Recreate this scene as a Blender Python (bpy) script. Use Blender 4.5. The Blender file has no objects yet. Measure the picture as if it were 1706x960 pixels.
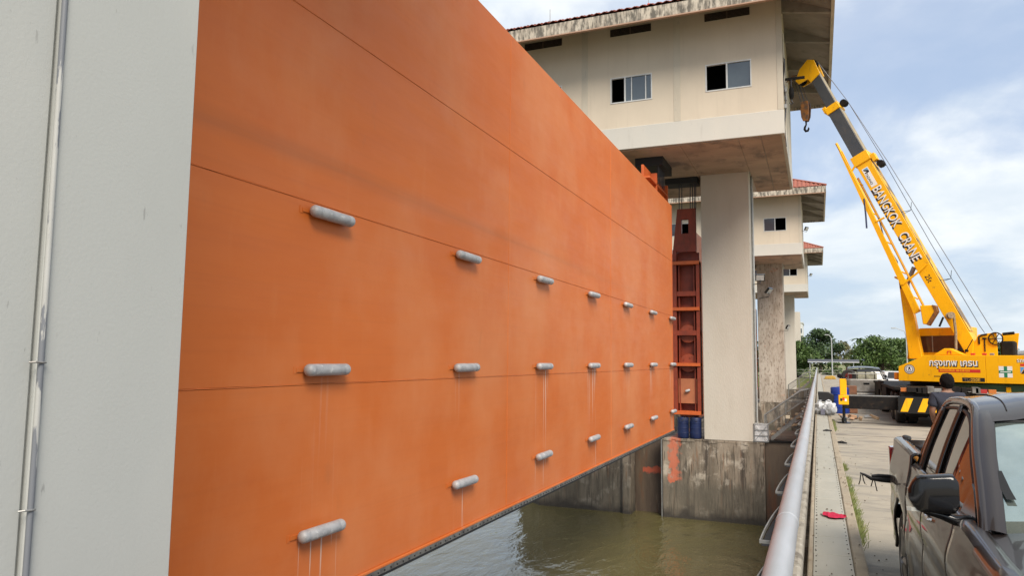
import bpy, bmesh, math, random
from mathutils import Vector, Matrix
R = math.radians
random.seed(7)
sc = bpy.context.scene
col = sc.collection

# ------------------------------------------------------------------ camera
EYE = 1.95
cam_d = bpy.data.cameras.new("camera")
cam = bpy.data.objects.new("camera", cam_d)
col.objects.link(cam)
cam_d.sensor_width = 36
cam_d.lens = 1216.77 / 1706 * 36
cam_d.clip_start = 0.05
cam_d.clip_end = 3000
yaw, pitch, roll = .3961, .0971, -.0102
fw = Vector((-math.sin(yaw) * math.cos(pitch), math.cos(yaw) * math.cos(pitch), math.sin(pitch)))
r0 = Vector((math.cos(yaw), math.sin(yaw), 0))
u0 = r0.cross(fw)
rr = r0 * math.cos(roll) - u0 * math.sin(roll)
uu = u0 * math.cos(roll) + r0 * math.sin(roll)
m = Matrix((rr, uu, -fw)).transposed().to_4x4()
m.translation = (0, 0, EYE)
cam.matrix_world = m
sc.camera = cam

# ------------------------------------------------------------------ world and sun
SUN_EL, SUN_AZ = 46, 142          # azimuth clockwise from +Y: sun behind and to the right of the camera
w = bpy.data.worlds.new("World")
sc.world = w
w.use_nodes = True
nt = w.node_tree
nt.nodes.clear()
N = nt.nodes.new
L = nt.links.new
out = N("ShaderNodeOutputWorld")
bg = N("ShaderNodeBackground")
bg.inputs[1].default_value = 0.091
sky = N("ShaderNodeTexSky")
sky.sky_type = 'NISHITA'
sky.sun_disc = False
sky.sun_elevation = R(SUN_EL)
sky.sun_rotation = R(SUN_AZ)
sky.air_density = 1.0
sky.dust_density = 1.5
tc = N("ShaderNodeTexCoord")
sep = N("ShaderNodeSeparateXYZ")
L(tc.outputs["Generated"], sep.inputs[0])
def mth(op, a=None, b=None, c=None, tree=None):
    t = tree or nt
    n = t.nodes.new("ShaderNodeMath")
    n.operation = op
    for i, v in enumerate((a, b, c)):
        if v is None: continue
        if isinstance(v, (int, float)): n.inputs[i].default_value = v
        else: t.links.new(v, n.inputs[i])
    return n.outputs[0]
zz = mth('ADD', mth('MAXIMUM', sep.outputs[2], 0.0), 0.22)
cx_ = mth('DIVIDE', sep.outputs[0], zz)
cy_ = mth('DIVIDE', sep.outputs[1], zz)
comb = N("ShaderNodeCombineXYZ")
L(cx_, comb.inputs[0]); L(cy_, comb.inputs[1])
def cloud(scale, detail, rough, lo, hi, off):
    mp = N("ShaderNodeMapping")
    mp.inputs["Location"].default_value = off
    mp.inputs["Scale"].default_value = (1, .8, 1)
    L(comb.outputs[0], mp.inputs[0])
    n = N("ShaderNodeTexNoise")
    n.inputs["Scale"].default_value = scale
    n.inputs["Detail"].default_value = detail
    n.inputs["Roughness"].default_value = rough
    n.inputs["Distortion"].default_value = .25
    L(mp.outputs[0], n.inputs["Vector"])
    mr = N("ShaderNodeMapRange")
    mr.interpolation_type = 'SMOOTHSTEP'
    mr.inputs[1].default_value = lo
    mr.inputs[2].default_value = hi
    L(n.outputs[0], mr.inputs[0])
    return mr.outputs[0]
c1 = cloud(1.25, 9, .55, .40, .58, (3.6, 2.4, 0))
c2 = cloud(2.6, 8, .55, .38, .72, (9.3, 4.2, 2))
def mixc(f, a, b, tree=None, blend='MIX'):
    t = tree or nt
    n = t.nodes.new("ShaderNodeMix")
    n.data_type = 'RGBA'
    n.blend_type = blend
    for s, v in ((n.inputs[0], f), (n.inputs[6], a), (n.inputs[7], b)):
        if isinstance(v, (int, float)): s.default_value = v
        elif isinstance(v, tuple): s.default_value = (*v, 1) if len(v) == 3 else v
        else: t.links.new(v, s)
    return n.outputs[2]
ccol = mixc(c2, (6.3, 7.0, 7.7), (8.7, 8.9, 8.9))
hz = N("ShaderNodeMapRange")
hz.inputs[1].default_value = 0.0; hz.inputs[2].default_value = .22
hz.inputs[3].default_value = .55; hz.inputs[4].default_value = 0
L(sep.outputs[2], hz.inputs[0])
blue = mixc(.5, sky.outputs[0], (3.3, 4.8, 7.8))
skyc = mixc(mth('MULTIPLY_ADD', c1, .66, .32), blue, ccol)
skyc = mixc(hz.outputs[0], skyc, (5.6, 6.5, 7.1))
L(skyc, bg.inputs[0])
L(bg.outputs[0], out.inputs[0])

sun_d = bpy.data.lights.new("sun", 'SUN')
sun_d.energy = 3.6
sun_d.angle = R(32)
sun_d.color = (1, .91, .79)
sun = bpy.data.objects.new("sun", sun_d)
col.objects.link(sun)
sv = Vector((math.sin(R(SUN_AZ)) * math.cos(R(SUN_EL)), math.cos(R(SUN_AZ)) * math.cos(R(SUN_EL)), math.sin(R(SUN_EL))))
sun.rotation_euler = sv.to_track_quat('Z', 'Y').to_euler()

vs = sc.view_settings
vs.view_transform = 'Standard'
vs.look = 'None'
vs.exposure = 0.47
vs.gamma = 1
vs.use_curve_mapping = False

# ------------------------------------------------------------------ materials
MATS = {}
def M(name, c1, c2=None, scale=4, st=(1, 1, 1), lo=.35, hi=.65, rough=.6, bump=0, bscale=40, bst=(1, 1, 1), metal=0, spec=.5,
      coat=0, layers=(), emit=None, trans=0, rvar=0):
    """procedural material: colour noise c1..c2, further stain layers (colour, scale, stretch, lo, hi, amount), noise bump"""
    m = bpy.data.materials.new(name)
    m.use_nodes = True
    t = m.node_tree
    b = t.nodes["Principled BSDF"]
    b.inputs["Roughness"].default_value = rough
    b.inputs["Metallic"].default_value = metal
    b.inputs["Specular IOR Level"].default_value = spec
    b.inputs["Coat Weight"].default_value = coat
    b.inputs["Coat Roughness"].default_value = .03
    b.inputs["Transmission Weight"].default_value = trans
    g = t.nodes.new("ShaderNodeNewGeometry")
    def noise(scale, st, detail=6, off=0):
        mp = t.nodes.new("ShaderNodeMapping")
        mp.inputs["Scale"].default_value = st
        mp.inputs["Location"].default_value = (off, off * .7, off * .3)
        t.links.new(g.outputs["Position"], mp.inputs[0])
        n = t.nodes.new("ShaderNodeTexNoise")
        n.inputs["Scale"].default_value = scale
        n.inputs["Detail"].default_value = detail
        n.inputs["Roughness"].default_value = .6
        t.links.new(mp.outputs[0], n.inputs["Vector"])
        return n.outputs[0]
    def rng(v, lo, hi, a=0, bb=1):
        r = t.nodes.new("ShaderNodeMapRange")
        for i, x in enumerate((lo, hi, a, bb)): r.inputs[i + 1].default_value = x
        t.links.new(v, r.inputs[0])
        return r.outputs[0]
    if c2 is None: c2 = tuple(x * .85 for x in c1)
    c = mixc(rng(noise(scale, st), lo, hi), c1, c2, t)
    for i, (lc, ls, lst, llo, lhi, amt) in enumerate(layers):
        c = mixc(rng(noise(ls, lst, off=5.3 * (i + 1)), llo, lhi, 0, amt), c, lc, t)
    m['_c'] = 1
    t.links.new(c, b.inputs["Base Color"])
    if rvar:
        t.links.new(rng(noise(scale * 1.7, st, off=3), .3, .7, max(.02, rough - rvar), rough + rvar), b.inputs["Roughness"])
    if bump:
        bn = t.nodes.new("ShaderNodeBump")
        bn.inputs["Strength"].default_value = 1
        bn.inputs["Distance"].default_value = bump
        t.links.new(noise(bscale, bst, 5, 1.1), bn.inputs["Height"])
        t.links.new(bn.outputs[0], b.inputs["Normal"])
    if emit:
        b.inputs["Emission Color"].default_value = (*emit[0], 1)
        b.inputs["Emission Strength"].default_value = emit[1]
    m["cnode"] = 0
    MATS[name] = m
    m.node_tree.nodes.active = b
    return m
def tail_color(m):
    b = m.node_tree.nodes["Principled BSDF"]
    return b, b.inputs["Base Color"].links[0].from_socket
ORG = (.60, .150, .026)
gate_m = M("gate_orange_paint", ORG, (.55, .130, .022), 1.4, (1, .35, 1.3), .3, .7, rough=.5, bump=.003, bscale=1.2, bst=(1, .8, 1), spec=.3, rvar=.08,
           layers=[((.45, .11, .025), 7, (1, .04, 2.4), .5, .75, .22), ((.64, .25, .10), .5, (1, .8, .6), .45, .7, .55), ((.62, .21, .07), 3, (1, .8, .15), .6, .8, .3), ((.36, .1, .03), 26, (1, 1.2, .1), .66, .8, .25), ((.12, .04, .015), 30, (1, 1, 1), .765, .78, .8), ((.33, .12, .05), 1.6, (1, 1, .5), .66, .78, .3)])
def gate_streaks(m):
    t = m.node_tree
    b, c = tail_color(m)
    g = t.nodes.new("ShaderNodeNewGeometry")
    s = t.nodes.new("ShaderNodeSeparateXYZ")
    t.links.new(g.outputs["Position"], s.inputs[0])
    Y, Z = s.outputs[1], s.outputs[2]
    mm = lambda op, a=None, b_=None, c_=None: mth(op, a, b_, c_, t)
    yr = mm('MULTIPLY', mm('SUBTRACT', mm('FRACT', mm('MULTIPLY_ADD', Y, 1 / 3.6377, -7.12 / 3.6377 + 10.5)), .5), 3.6377)
    near = mm('LESS_THAN', mm('ABSOLUTE', mm('SUBTRACT', yr, -.06)), .36)
    cmb = t.nodes.new("ShaderNodeCombineXYZ")
    t.links.new(Y, cmb.inputs[0]); t.links.new(mm('MULTIPLY', Z, .018), cmb.inputs[1])
    n = t.nodes.new("ShaderNodeTexNoise"); n.inputs["Scale"].default_value = 15; n.inputs["Detail"].default_value = 3
    t.links.new(cmb.outputs[0], n.inputs[0])
    thin = t.nodes.new("ShaderNodeMapRange"); thin.inputs[1].default_value = .585; thin.inputs[2].default_value = .63
    t.links.new(n.outputs[0], thin.inputs[0])
    n2 = t.nodes.new("ShaderNodeTexNoise"); n2.inputs["Scale"].default_value = 9; t.links.new(cmb.outputs[0], n2.inputs[0])
    def fade(z0, ln, amt):
        d = mm('SUBTRACT', z0, Z)
        on = mm('GREATER_THAN', d, 0.0)
        f = mm('MULTIPLY', mm('SUBTRACT', 1.0, mm('MINIMUM', mm('DIVIDE', d, ln), 1.0)), amt)
        return mm('MULTIPLY', on, f)
    farY = mm('MINIMUM', mm('MAXIMUM', mm('MULTIPLY_ADD', Y, .09, -.5), .12), 1.0)
    v = mm('MAXIMUM', mm('MULTIPLY', fade(1.72, 1.9, .75), farY), fade(-.06, 1.0, .9))
    k = mm('MULTIPLY', mm('MULTIPLY', near, thin.outputs[0]), v)
    c = mixc(k, c, (.62, .5, .42), t)
    # long faint scrape left by a guide at constant height
    n3 = t.nodes.new("ShaderNodeTexNoise"); n3.inputs["Scale"].default_value = 1.1; n3.inputs["Detail"].default_value = 4
    cm3 = t.nodes.new("ShaderNodeCombineXYZ"); t.links.new(mm('MULTIPLY', Y, .3), cm3.inputs[0]); t.links.new(mm('MULTIPLY', Z, 9), cm3.inputs[1])
    t.links.new(cm3.outputs[0], n3.inputs[0])
    bandd = mm('SUBTRACT', 1.0, mm('MINIMUM', mm('DIVIDE', mm('ABSOLUTE', mm('SUBTRACT', Z, mm('MULTIPLY_ADD', Y, -.006, 4.26))), .17), 1.0))
    bf = mm('MULTIPLY', mm('MULTIPLY', bandd, mm('SUBTRACT', 1.15, mm('MULTIPLY', Y, .045))), mm('MULTIPLY', n3.outputs[0], 1.15))
    c = mixc(mm('MINIMUM', mm('MULTIPLY', mm('MAXIMUM', bf, 0.0), .6), .38), c, (.27, .105, .045), t)
    t.links.new(c, b.inputs["Base Color"])
gate_streaks(gate_m)
frame_m = M("gate_frame_shaded_red_paint", (.27, .04, .014), (.19, .03, .012), 3, rough=.5, bump=.002, layers=[((.12, .03, .012), 6, (1, 1, .3), .5, .75, .6)])  # slot shade is put into the colour: red lowered to a darker tone
wheel_m = M("guide_wheel_shaded_orange", (.30, .05, .016), (.22, .04, .014), 3, rough=.5)  # flange orange darkened to carry the shade of the slot
cover_m = M("cover_plate_pale_orange", (.42, .14, .06), (.36, .12, .05), 3, rough=.6)
flange_m = M("gate_flange_orange_paint", (.58, .12, .025), (.48, .095, .02), 3, rough=.45, layers=[((.3, .07, .02), 14, (1, 1, .3), .6, .75, .5)])
dirt_under = (.10, .07, .05)
pier_near = M("pier_grey_paint", (.415, .425, .405), (.39, .40, .38), .8, (1, 1, .6), rough=.72, bump=.0008, bscale=70, bst=(1, 1, 1),
              layers=[((.22, .22, .21), 11, (1, 2.6, .5), .69, .715, .6), ((.2, .2, .2), 4, (1, 5, .9), .72, .735, .6), ((.45, .45, .42), 1.2, (1, 1, .3), .5, .7, .5), ((.34, .35, .33), .7, (1, 1, .25), .55, .75, .4), ((.30, .30, .28), 45, (1, 1, 1), .70, .74, .5), ((.4, .4, .39), 34, (1, 3, 1), .72, .74, .6)])
pier_far = M("pier_beige_paint", (.54, .49, .415), (.50, .45, .375), 1.1, (1, 1, .3), rough=.8, bump=.012, bscale=22, bst=(1, 1, .3),
             layers=[((.38, .32, .26), 2, (1.3, 1, .3), .6, .8, .3), ((.28, .24, .2), 30, (1, 1, .3), .66, .72, .5), ((.34, .29, .24), 14, (1, 1, .25), .66, .74, .4)])
pier_old = M("pier_stained_paint", (.47, .41, .34), (.36, .30, .24), 1.5, (1, 1, .3), rough=.85, bump=.03, bscale=8, bst=(1, 1, .2),
             layers=[((.16, .12, .09), 9, (1, 1, .35), .54, .62, .7), ((.22, .17, .12), 3, (1, 1, .35), .5, .7, .6), ((.62, .2, .09), .8, (1, 1, 1.6), .64, .72, .6)])
wall_m = M("house_cream_paint", (.61, .525, .41), (.56, .48, .375), .7, (1, 1, .5), rough=.85, bump=.003, bscale=20,
           layers=[((.44, .37, .29), 3.5, (1.4, 1.2, .07), .56, .76, .3), ((.48, .41, .33), .8, (1, 1, .8), .52, .72, .25), ((.46, .40, .32), 30, (1, 1, 1), .7, .76, .4)])
pil_m = M("house_pilaster_render", (.55, .49, .39), (.49, .43, .34), 2, (1, 1, .3), rough=.85, bump=.005, bscale=18,
          layers=[((.38, .35, .3), 7, (1, 1, .3), .6, .7, .5)])
band_m = M("house_band_grey_white_paint", (.55, .52, .46), (.52, .5, .45), 1, (1, 1, .5), rough=.8, bump=.003, bscale=16,
           layers=[((.4, .37, .32), 4, (1, 1, .2), .6, .75, .4)])
soffit_m = M("soffit_bare_concrete", (.50, .37, .28), (.36, .27, .21), .9, (.5, 1.2, 1), rough=.9, bump=.004, bscale=12,
             layers=[((.18, .15, .135), 1.1, (1, .6, 1), .52, .66, .8), ((.5, .38, .3), 6, (.25, 1, 1), .6, .75, .4)])
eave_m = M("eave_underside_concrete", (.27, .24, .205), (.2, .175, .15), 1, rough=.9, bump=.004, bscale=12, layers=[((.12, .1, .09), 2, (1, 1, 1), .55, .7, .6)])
fascia_m = M("fascia_mouldy_plaster", (.55, .49, .40), (.45, .39, .31), 2, rough=.9, bump=.008, bscale=14,
             layers=[((.06, .055, .045), 4.2, (1.9, 1, .5), .42, .58, .85), ((.30, .25, .2), 9, (1, 1, .3), .5, .7, .6)])
fascia_end = M("fascia_end_plaster", (.53, .46, .37), (.44, .38, .3), 2, rough=.9, bump=.006, bscale=14, layers=[((.25, .21, .17), 5, (1, 1, .3), .6, .75, .6)])
tile_m = M("roof_tile_red", (.33, .085, .05), (.24, .06, .038), 3, rough=.75, bump=.004, bscale=30, layers=[((.1, .06, .045), 5, (1, 1, 1), .55, .7, .6), ((.46, .2, .13), 11, (1, 1, 1), .6, .7, .5)])
tile_far_m = M("roof_tile_brighter_red", (.38, .13, .085), (.29, .095, .062), 3, rough=.75, layers=[((.15, .08, .06), 5, (1, 1, 1), .6, .75, .5)])
white_frame = M("window_aluminium_frame", (.62, .62, .6), rough=.4)
glass_grey = M("window_glass_grey", (.09, .11, .12), (.07, .085, .095), 1, rough=.06, spec=.9)
glass_dark = M("window_glass_dark", (.05, .055, .065), rough=.08, spec=.8)
room_dark = M("interior_shade_black", (.012, .012, .013), rough=.9)  # near-black stands in for the shade behind windows and louvres
vent_m = M("vent_brown_louvre", (.13, .085, .06), (.09, .06, .045), 6, rough=.8)
lowpier_m = M("old_wet_concrete", (.27, .22, .165), (.14, .115, .085), 1.3, (1, 1, .35), .42, .58, rough=.9, bump=.02, bscale=5, bst=(1, 1, .5),
              layers=[((.06, .045, .035), 2.4, (1.4, 1, .12), .5, .62, .85), ((.48, .42, .34), 1.3, (1, 1, .9), .54, .62, .7), ((.20, .09, .04), 5, (1, 1, .10), .56, .66, .6), ((.05, .04, .03), 13, (1, 1, .09), .53, .62, .75), ((.5, .46, .4), 9, (1, 1, .3), .66, .72, .5), ((.10, .08, .06), 7, (1, 1, 1.3), .62, .7, .6)])
def low_tide(m):
    t = m.node_tree
    b, c = tail_color(m)
    g = t.nodes.new("ShaderNodeNewGeometry"); s = t.nodes.new("ShaderNodeSeparateXYZ")
    t.links.new(g.outputs["Position"], s.inputs[0])
    n = t.nodes.new("ShaderNodeTexNoise"); n.inputs["Scale"].default_value = 1.6; n.inputs["Detail"].default_value = 5
    t.links.new(g.outputs["Position"], n.inputs[0])
    zz = mth('MULTIPLY_ADD', n.outputs[0], .9, s.outputs[2], tree=t)
    r = t.nodes.new("ShaderNodeMapRange"); r.inputs[1].default_value = -3.15; r.inputs[2].default_value = -2.6; r.inputs[3].default_value = .82; r.inputs[4].default_value = 0
    t.links.new(zz, r.inputs[0])
    c = mixc(mth('MULTIPLY', r.outputs[0], .8, tree=t), c, (.10, .088, .066), t)
    r2 = t.nodes.new("ShaderNodeMapRange"); r2.inputs[1].default_value = -4.4; r2.inputs[2].default_value = -4.0; r2.inputs[3].default_value = .9; r2.inputs[4].default_value = 0
    t.links.new(zz, r2.inputs[0])
    c = mixc(r2.outputs[0], c, (.035, .03, .025), t)
    # sprayed orange primer on the front face near X -6.1
    gx = mth('ABSOLUTE', mth('SUBTRACT', s.outputs[0], -6.02, tree=t), tree=t)
    n2 = t.nodes.new("ShaderNodeTexNoise"); n2.inputs["Scale"].default_value = 5; t.links.new(g.outputs["Position"], n2.inputs[0])
    a = mth('MULTIPLY_ADD', gx, -1.5, .48, tree=t)
    a = mth('ADD', a, n2.outputs[0], tree=t)
    r3 = t.nodes.new("ShaderNodeMapRange"); r3.inputs[1].default_value = .58; r3.inputs[2].default_value = .78
    t.links.new(a, r3.inputs[0])
    up = mth('GREATER_THAN', mth('MULTIPLY_ADD', n2.outputs[0], .8, s.outputs[2], tree=t), -3.0, tree=t)
    c = mixc(mth('MULTIPLY', mth('MULTIPLY', r3.outputs[0], up, tree=t), .75, tree=t), c, (.55, .13, .06), t)
    t.links.new(c, b.inputs["Base Color"])
low_tide(lowpier_m)
lowpier_dark = M("dark_rusty_concrete", (.13, .095, .065), (.07, .05, .038), 1.5, (1, 1, .2), rough=.9, bump=.02, bscale=5, bst=(1, 1, .4),
                 layers=[((.28, .22, .15), 4, (1, 1, .12), .6, .72, .6), ((.16, .06, .025), 3, (1, 1, .15), .55, .7, .6)])
def slot_paint(m):
    t = m.node_tree
    b, c = tail_color(m)
    g = t.nodes.new("ShaderNodeNewGeometry"); sp_ = t.nodes.new("ShaderNodeSeparateXYZ")
    t.links.new(g.outputs["Position"], sp_.inputs[0])
    n = t.nodes.new("ShaderNodeTexNoise"); n.inputs["Scale"].default_value = 4; n.inputs["Detail"].default_value = 5
    t.links.new(g.outputs["Position"], n.inputs[0])
    d = mth('ABSOLUTE', mth('ADD', sp_.outputs[2], 3.05, tree=t), tree=t)
    a = mth('ADD', mth('MULTIPLY_ADD', d, -2.0, .45, tree=t), n.outputs[0], tree=t)
    r = t.nodes.new("ShaderNodeMapRange"); r.inputs[1].default_value = .62; r.inputs[2].default_value = .8; r.inputs[4].default_value = .8
    t.links.new(a, r.inputs[0])
    on = mth('MULTIPLY', mth('GREATER_THAN', sp_.outputs[0], -7.6, tree=t), mth('LESS_THAN', sp_.outputs[0], -6.5, tree=t), tree=t)
    t.links.new(mixc(mth('MULTIPLY', r.outputs[0], on, tree=t), c, (.5, .1, .05), t), b.inputs["Base Color"])
slot_paint(lowpier_dark)
steel_m = M("galvanised_pipe", (.43, .45, .48), (.38, .40, .42), 9, (1, .3, 1), rough=.45, metal=.2, bump=.0006, bscale=60,
            layers=[((.38, .30, .28), 2.0, (1, .5, 1), .58, .72, .3), ((.6, .6, .6), 16, (1, .2, 1), .66, .75, .5)])
galv_m = M("dull_galvanised_steel", (.30, .30, .29), (.22, .22, .21), 8, rough=.5, metal=.5, layers=[((.2, .12, .08), 5, (1, 1, 1), .6, .75, .5)])
anode_m = M("weathered_zinc", (.44, .44, .44), (.33, .335, .34), 9, (1, .6, 1), .4, .65, rough=.6, metal=.25, bump=.004, bscale=30,
            layers=[((.66, .65, .62), 12, (1, 1, 1), .58, .68, .7), ((.2, .2, .2), 16, (1, 1, 1), .64, .74, .6)])
bar_m = M("seal_clamp_bar_steel", (.20, .19, .17), (.09, .085, .08), 6, rough=.6, metal=.3, layers=[((.35, .33, .3), 9, (1, 1, 1), .6, .7, .5)])
rubber_m = M("black_rubber", (.012, .012, .013), rough=.65)
black_m = M("black_plastic", (.008, .008, .009), rough=.12)
chassis_m = M("greasy_black_steel", (.012, .012, .013), (.022, .019, .017), 8, rough=.65, spec=.08, bump=.001, layers=[((.09, .06, .04), 9, (1, 1, 1), .6, .75, .5)])
peel_m = M("peeling_painted_conduit", (.42, .42, .40), (.38, .38, .36), 5, rough=.55, layers=[((.15, .16, .18), 7, (1, 2.2, .3), .47, .49, .95)])
parapet_m = M("lichen_covered_concrete", (.36, .33, .28), (.27, .245, .2), 7, rough=.95, bump=.006, bscale=50,
              layers=[((.10, .085, .07), 14, (1, .5, 1), .52, .66, .75), ((.52, .49, .42), 26, (1, .5, 1), .6, .7, .6), ((.14, .09, .05), 5, (1, .4, 1), .6, .72, .5)])
plate_m = M("checker_plate_painted_grey", (.42, .40, .34), (.37, .355, .3), 3, (1, .4, 1), rough=.55, metal=.15, bump=.0012, bscale=6,
            layers=[((.25, .22, .17), 30, (1, .6, 1), .68, .74, .5), ((.5, .48, .42), 2, (1, .3, 1), .55, .7, .5)])
def checker(m):
    t = m.node_tree
    b = t.nodes["Principled BSDF"]
    g = t.nodes.new("ShaderNodeNewGeometry")
    mp = t.nodes.new("ShaderNodeMapping"); mp.inputs["Rotation"].default_value = (0, 0, R(45)); mp.inputs["Scale"].default_value = (1, 1, .01)
    t.links.new(g.outputs["Position"], mp.inputs[0])
    v = t.nodes.new("ShaderNodeTexVoronoi"); v.inputs["Scale"].default_value = 38; v.inputs["Randomness"].default_value = 0
    t.links.new(mp.outputs[0], v.inputs[0])
    bn = t.nodes.new("ShaderNodeBump"); bn.inputs["Distance"].default_value = .004; bn.invert = True
    t.links.new(v.outputs[0], bn.inputs["Height"])
    t.links.new(b.inputs["Normal"].links[0].from_socket, bn.inputs["Normal"])
    t.links.new(bn.outputs[0], b.inputs["Normal"])
checker(plate_m)
kerb_m = M("kerb_concrete", (.36, .30, .22), (.28, .235, .175), 4, rough=.95, bump=.005, bscale=40, layers=[((.16, .09, .055), 9, (1, .4, 1), .58, .7, .6), ((.47, .42, .34), 16, (1, 1, 1), .6, .7, .5)])
road_m = M("sun_bleached_concrete_road", (.37, .325, .255), (.30, .27, .22), .55, (1, 1.6, 1), .35, .65, rough=.92, bump=.006, bscale=45,
           layers=[((.19, .175, .155), 1.1, (.8, 2.2, 1), .50, .62, .75), ((.44, .39, .31), 3, (1, 1.4, 1), .55, .7, .5), ((.16, .145, .125), 24, (1, 1, 1), .62, .72, .5), ((.13, .115, .105), .5, (1, 1.5, 1), .56, .66, .65), ((.10, .09, .08), 9, (1, .35, 1), .68, .72, .6)])
land_m = M("dry_ground_and_lawn", (.15, .17, .05), (.22, .19, .11), .08, rough=.95, layers=[((.10, .16, .03), .2, (1, 1, 1), .5, .6, .7)])
grass_m = M("grass_blades", (.11, .16, .035), (.2, .2, .07), 6, rough=.7)
water_m = bpy.data.materials.new("murky_river_water")
water_m.use_nodes = True
def water():
    t = water_m.node_tree
    b = t.nodes["Principled BSDF"]
    b.inputs["Base Color"].default_value = (.11, .095, .038, 1)
    b.inputs["Roughness"].default_value = .07
    b.inputs["IOR"].default_value = 1.55
    g = t.nodes.new("ShaderNodeNewGeometry")
    prev = None
    for sc_, st, dist, rot in ((.6, (1, .5, 1), .11, 20), (2.2, (1, .4, 1), .05, 35), (8, (1, .5, 1), .010, 10)):
        mp = t.nodes.new("ShaderNodeMapping"); mp.inputs["Scale"].default_value = st; mp.inputs["Rotation"].default_value = (0, 0, R(rot))
        t.links.new(g.outputs["Position"], mp.inputs[0])
        n = t.nodes.new("ShaderNodeTexNoise"); n.inputs["Scale"].default_value = sc_; n.inputs["Detail"].default_value = 4; n.inputs["Distortion"].default_value = .6
        t.links.new(mp.outputs[0], n.inputs[0])
        bn = t.nodes.new("ShaderNodeBump"); bn.inputs["Distance"].default_value = dist; bn.inputs["Strength"].default_value = 1
        t.links.new(n.outputs[0], bn.inputs["Height"])
        if prev: t.links.new(prev, bn.inputs["Normal"])
        prev = bn.outputs[0]
    t.links.new(prev, b.inputs["Normal"])
water()
yel_m = M("crane_yellow_paint", (.90, .455, .004), (.85, .42, .004), 1.5, rough=.42, spec=.3, coat=.05, layers=[((.34, .17, .02), 5, (1, 1, .3), .56, .74, .45), ((.5, .24, .02), 24, (1, 1, .5), .62, .72, .5), ((.12, .08, .03), 9, (1, 1, .6), .68, .74, .7)])
yel_worn = M("crane_yellow_worn_top", (.80, .46, .06), (.70, .38, .03), 3, rough=.5, spec=.3, layers=[((.13, .11, .09), 1.3, (1.6, 1.6, .45), .49, .54, .9), ((.3, .12, .03), 12, (1, 1, 1), .62, .7, .7)])
boomgrey_m = M("boom_grey_steel", (.045, .05, .058), (.06, .062, .066), 3, rough=.4, layers=[((.1, .08, .06), 5, (1, 1, .3), .6, .75, .5)])
boomtop_m = M("boom_greasy_tan_top", (.42, .34, .2), (.3, .24, .15), 3, rough=.5, layers=[((.15, .12, .08), 5, (1, 1, .4), .55, .7, .6)])
green_m = M("crane_green_paint", (.06, .16, .08), (.04, .12, .06), 3, rough=.5)
cabglass_m = M("crane_cab_tinted_glass", (.07, .035, .025), (.04, .02, .015), 2, rough=.1, spec=.7)
white_m = M("white_lettering", (.8, .8, .78), (.72, .72, .7), 5, rough=.5)
ink_m = M("black_lettering", (.015, .015, .015), rough=.5)
red_m = M("red_sticker", (.62, .035, .02), rough=.5)
bluest_m = M("light_blue_sticker", (.10, .36, .7), rough=.5)
greenst_m = M("green_sticker", (.02, .22, .1), rough=.5)
wire_m = M("steel_wire_rope", (.06, .06, .07), rough=.5, metal=.4)
hookblk_m = M("hook_block_rusty_yellow", (.26, .10, .02), (.14, .06, .02), 6, rough=.5, layers=[((.05, .04, .035), 6, (1, 1, 1), .5, .62, .8)])
tyre_m = M("tyre_rubber", (.02, .02, .021), (.035, .032, .03), 12, rough=.8, bump=.003, bscale=60)
rim_m = M("wheel_rim_alloy", (.35, .35, .36), (.25, .25, .25), 10, rough=.35, metal=.8)
truck_m = M("dark_brown_metallic_car_paint", (.020, .014, .012), (.016, .011, .010), 2, rough=.35, metal=.0, coat=.7, spec=.4, bump=.0001, bscale=5)
hood_m = truck_m
truckglass_m = M("tinted_side_glass", (.016, .014, .013), rough=.025, spec=.8)
ws_m = M("windscreen_glass", (.50, .58, .54), (.36, .43, .40), 2.5, rough=.02, spec=1, metal=.8)
seal_m = M("window_seal_black", (.01, .01, .01), rough=.5)
chrome_m = M("chrome_trim", (.6, .6, .6), rough=.12, metal=1)
redlamp_m = M("red_tail_lamp", (.4, .01, .008), rough=.12, coat=1)
ambl_m = M("amber_lamp", (.5, .14, .01), rough=.15, coat=1)
silver_m = M("dusty_silver_paint", (.33, .32, .30), (.25, .24, .22), 4, rough=.4, metal=.4, layers=[((.16, .14, .12), 5, (1, 1, 1), .5, .65, .6)])
darkgrey_m = M("dark_pickup_paint", (.03, .03, .034), rough=.3, coat=.8)
blue_m = M("blue_plastic_drum", (.012, .05, .32), (.01, .04, .26), 4, rough=.4)
navy_m = M("dark_blue_plastic_drum", (.007, .017, .075), (.005, .012, .055), 5, rough=.5)
bag_m = M("white_plastic_bag", (.66, .67, .69), (.5, .52, .55), 8, rough=.4, bump=.02, bscale=14)
cloth_m = M("crimson_cloth", (.5, .012, .06), (.4, .008, .04), 10, rough=.9, bump=.008, bscale=30)
skin_m = M("brown_skin", (.24, .12, .075), rough=.6)
hair_m = M("black_hair", (.006, .005, .005), (.010, .008, .008), 30, spec=.15, rough=.9, bump=.01, bscale=60)
shirt_m = M("dark_navy_t_shirt", (.032, .036, .055), (.024, .027, .042), 5, rough=.92, bump=.012, bscale=9)
jeans_m = M("dark_trousers", (.02, .022, .03), rough=.9)
wood_m = M("weathered_timber", (.34, .24, .15), (.22, .15, .09), 5, (1, 1, 1), rough=.85, bump=.004, layers=[((.1, .07, .05), 9, (1, 1, 1), .6, .7, .6)])
leaf1 = M("leaves_mid_green", (.085, .14, .028), (.05, .095, .018), .5, rough=.6, layers=[((.12, .15, .035), 1.2, (1, 1, 1), .55, .7, .7)])
leaf2 = M("leaves_dark_green", (.035, .07, .022), (.055, .095, .028), .6, rough=.6)
leaf3 = M("leaves_olive_brown", (.15, .13, .05), (.09, .11, .035), .6, rough=.6, layers=[((.2, .12, .06), 1, (1, 1, 1), .6, .7, .6)])
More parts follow.
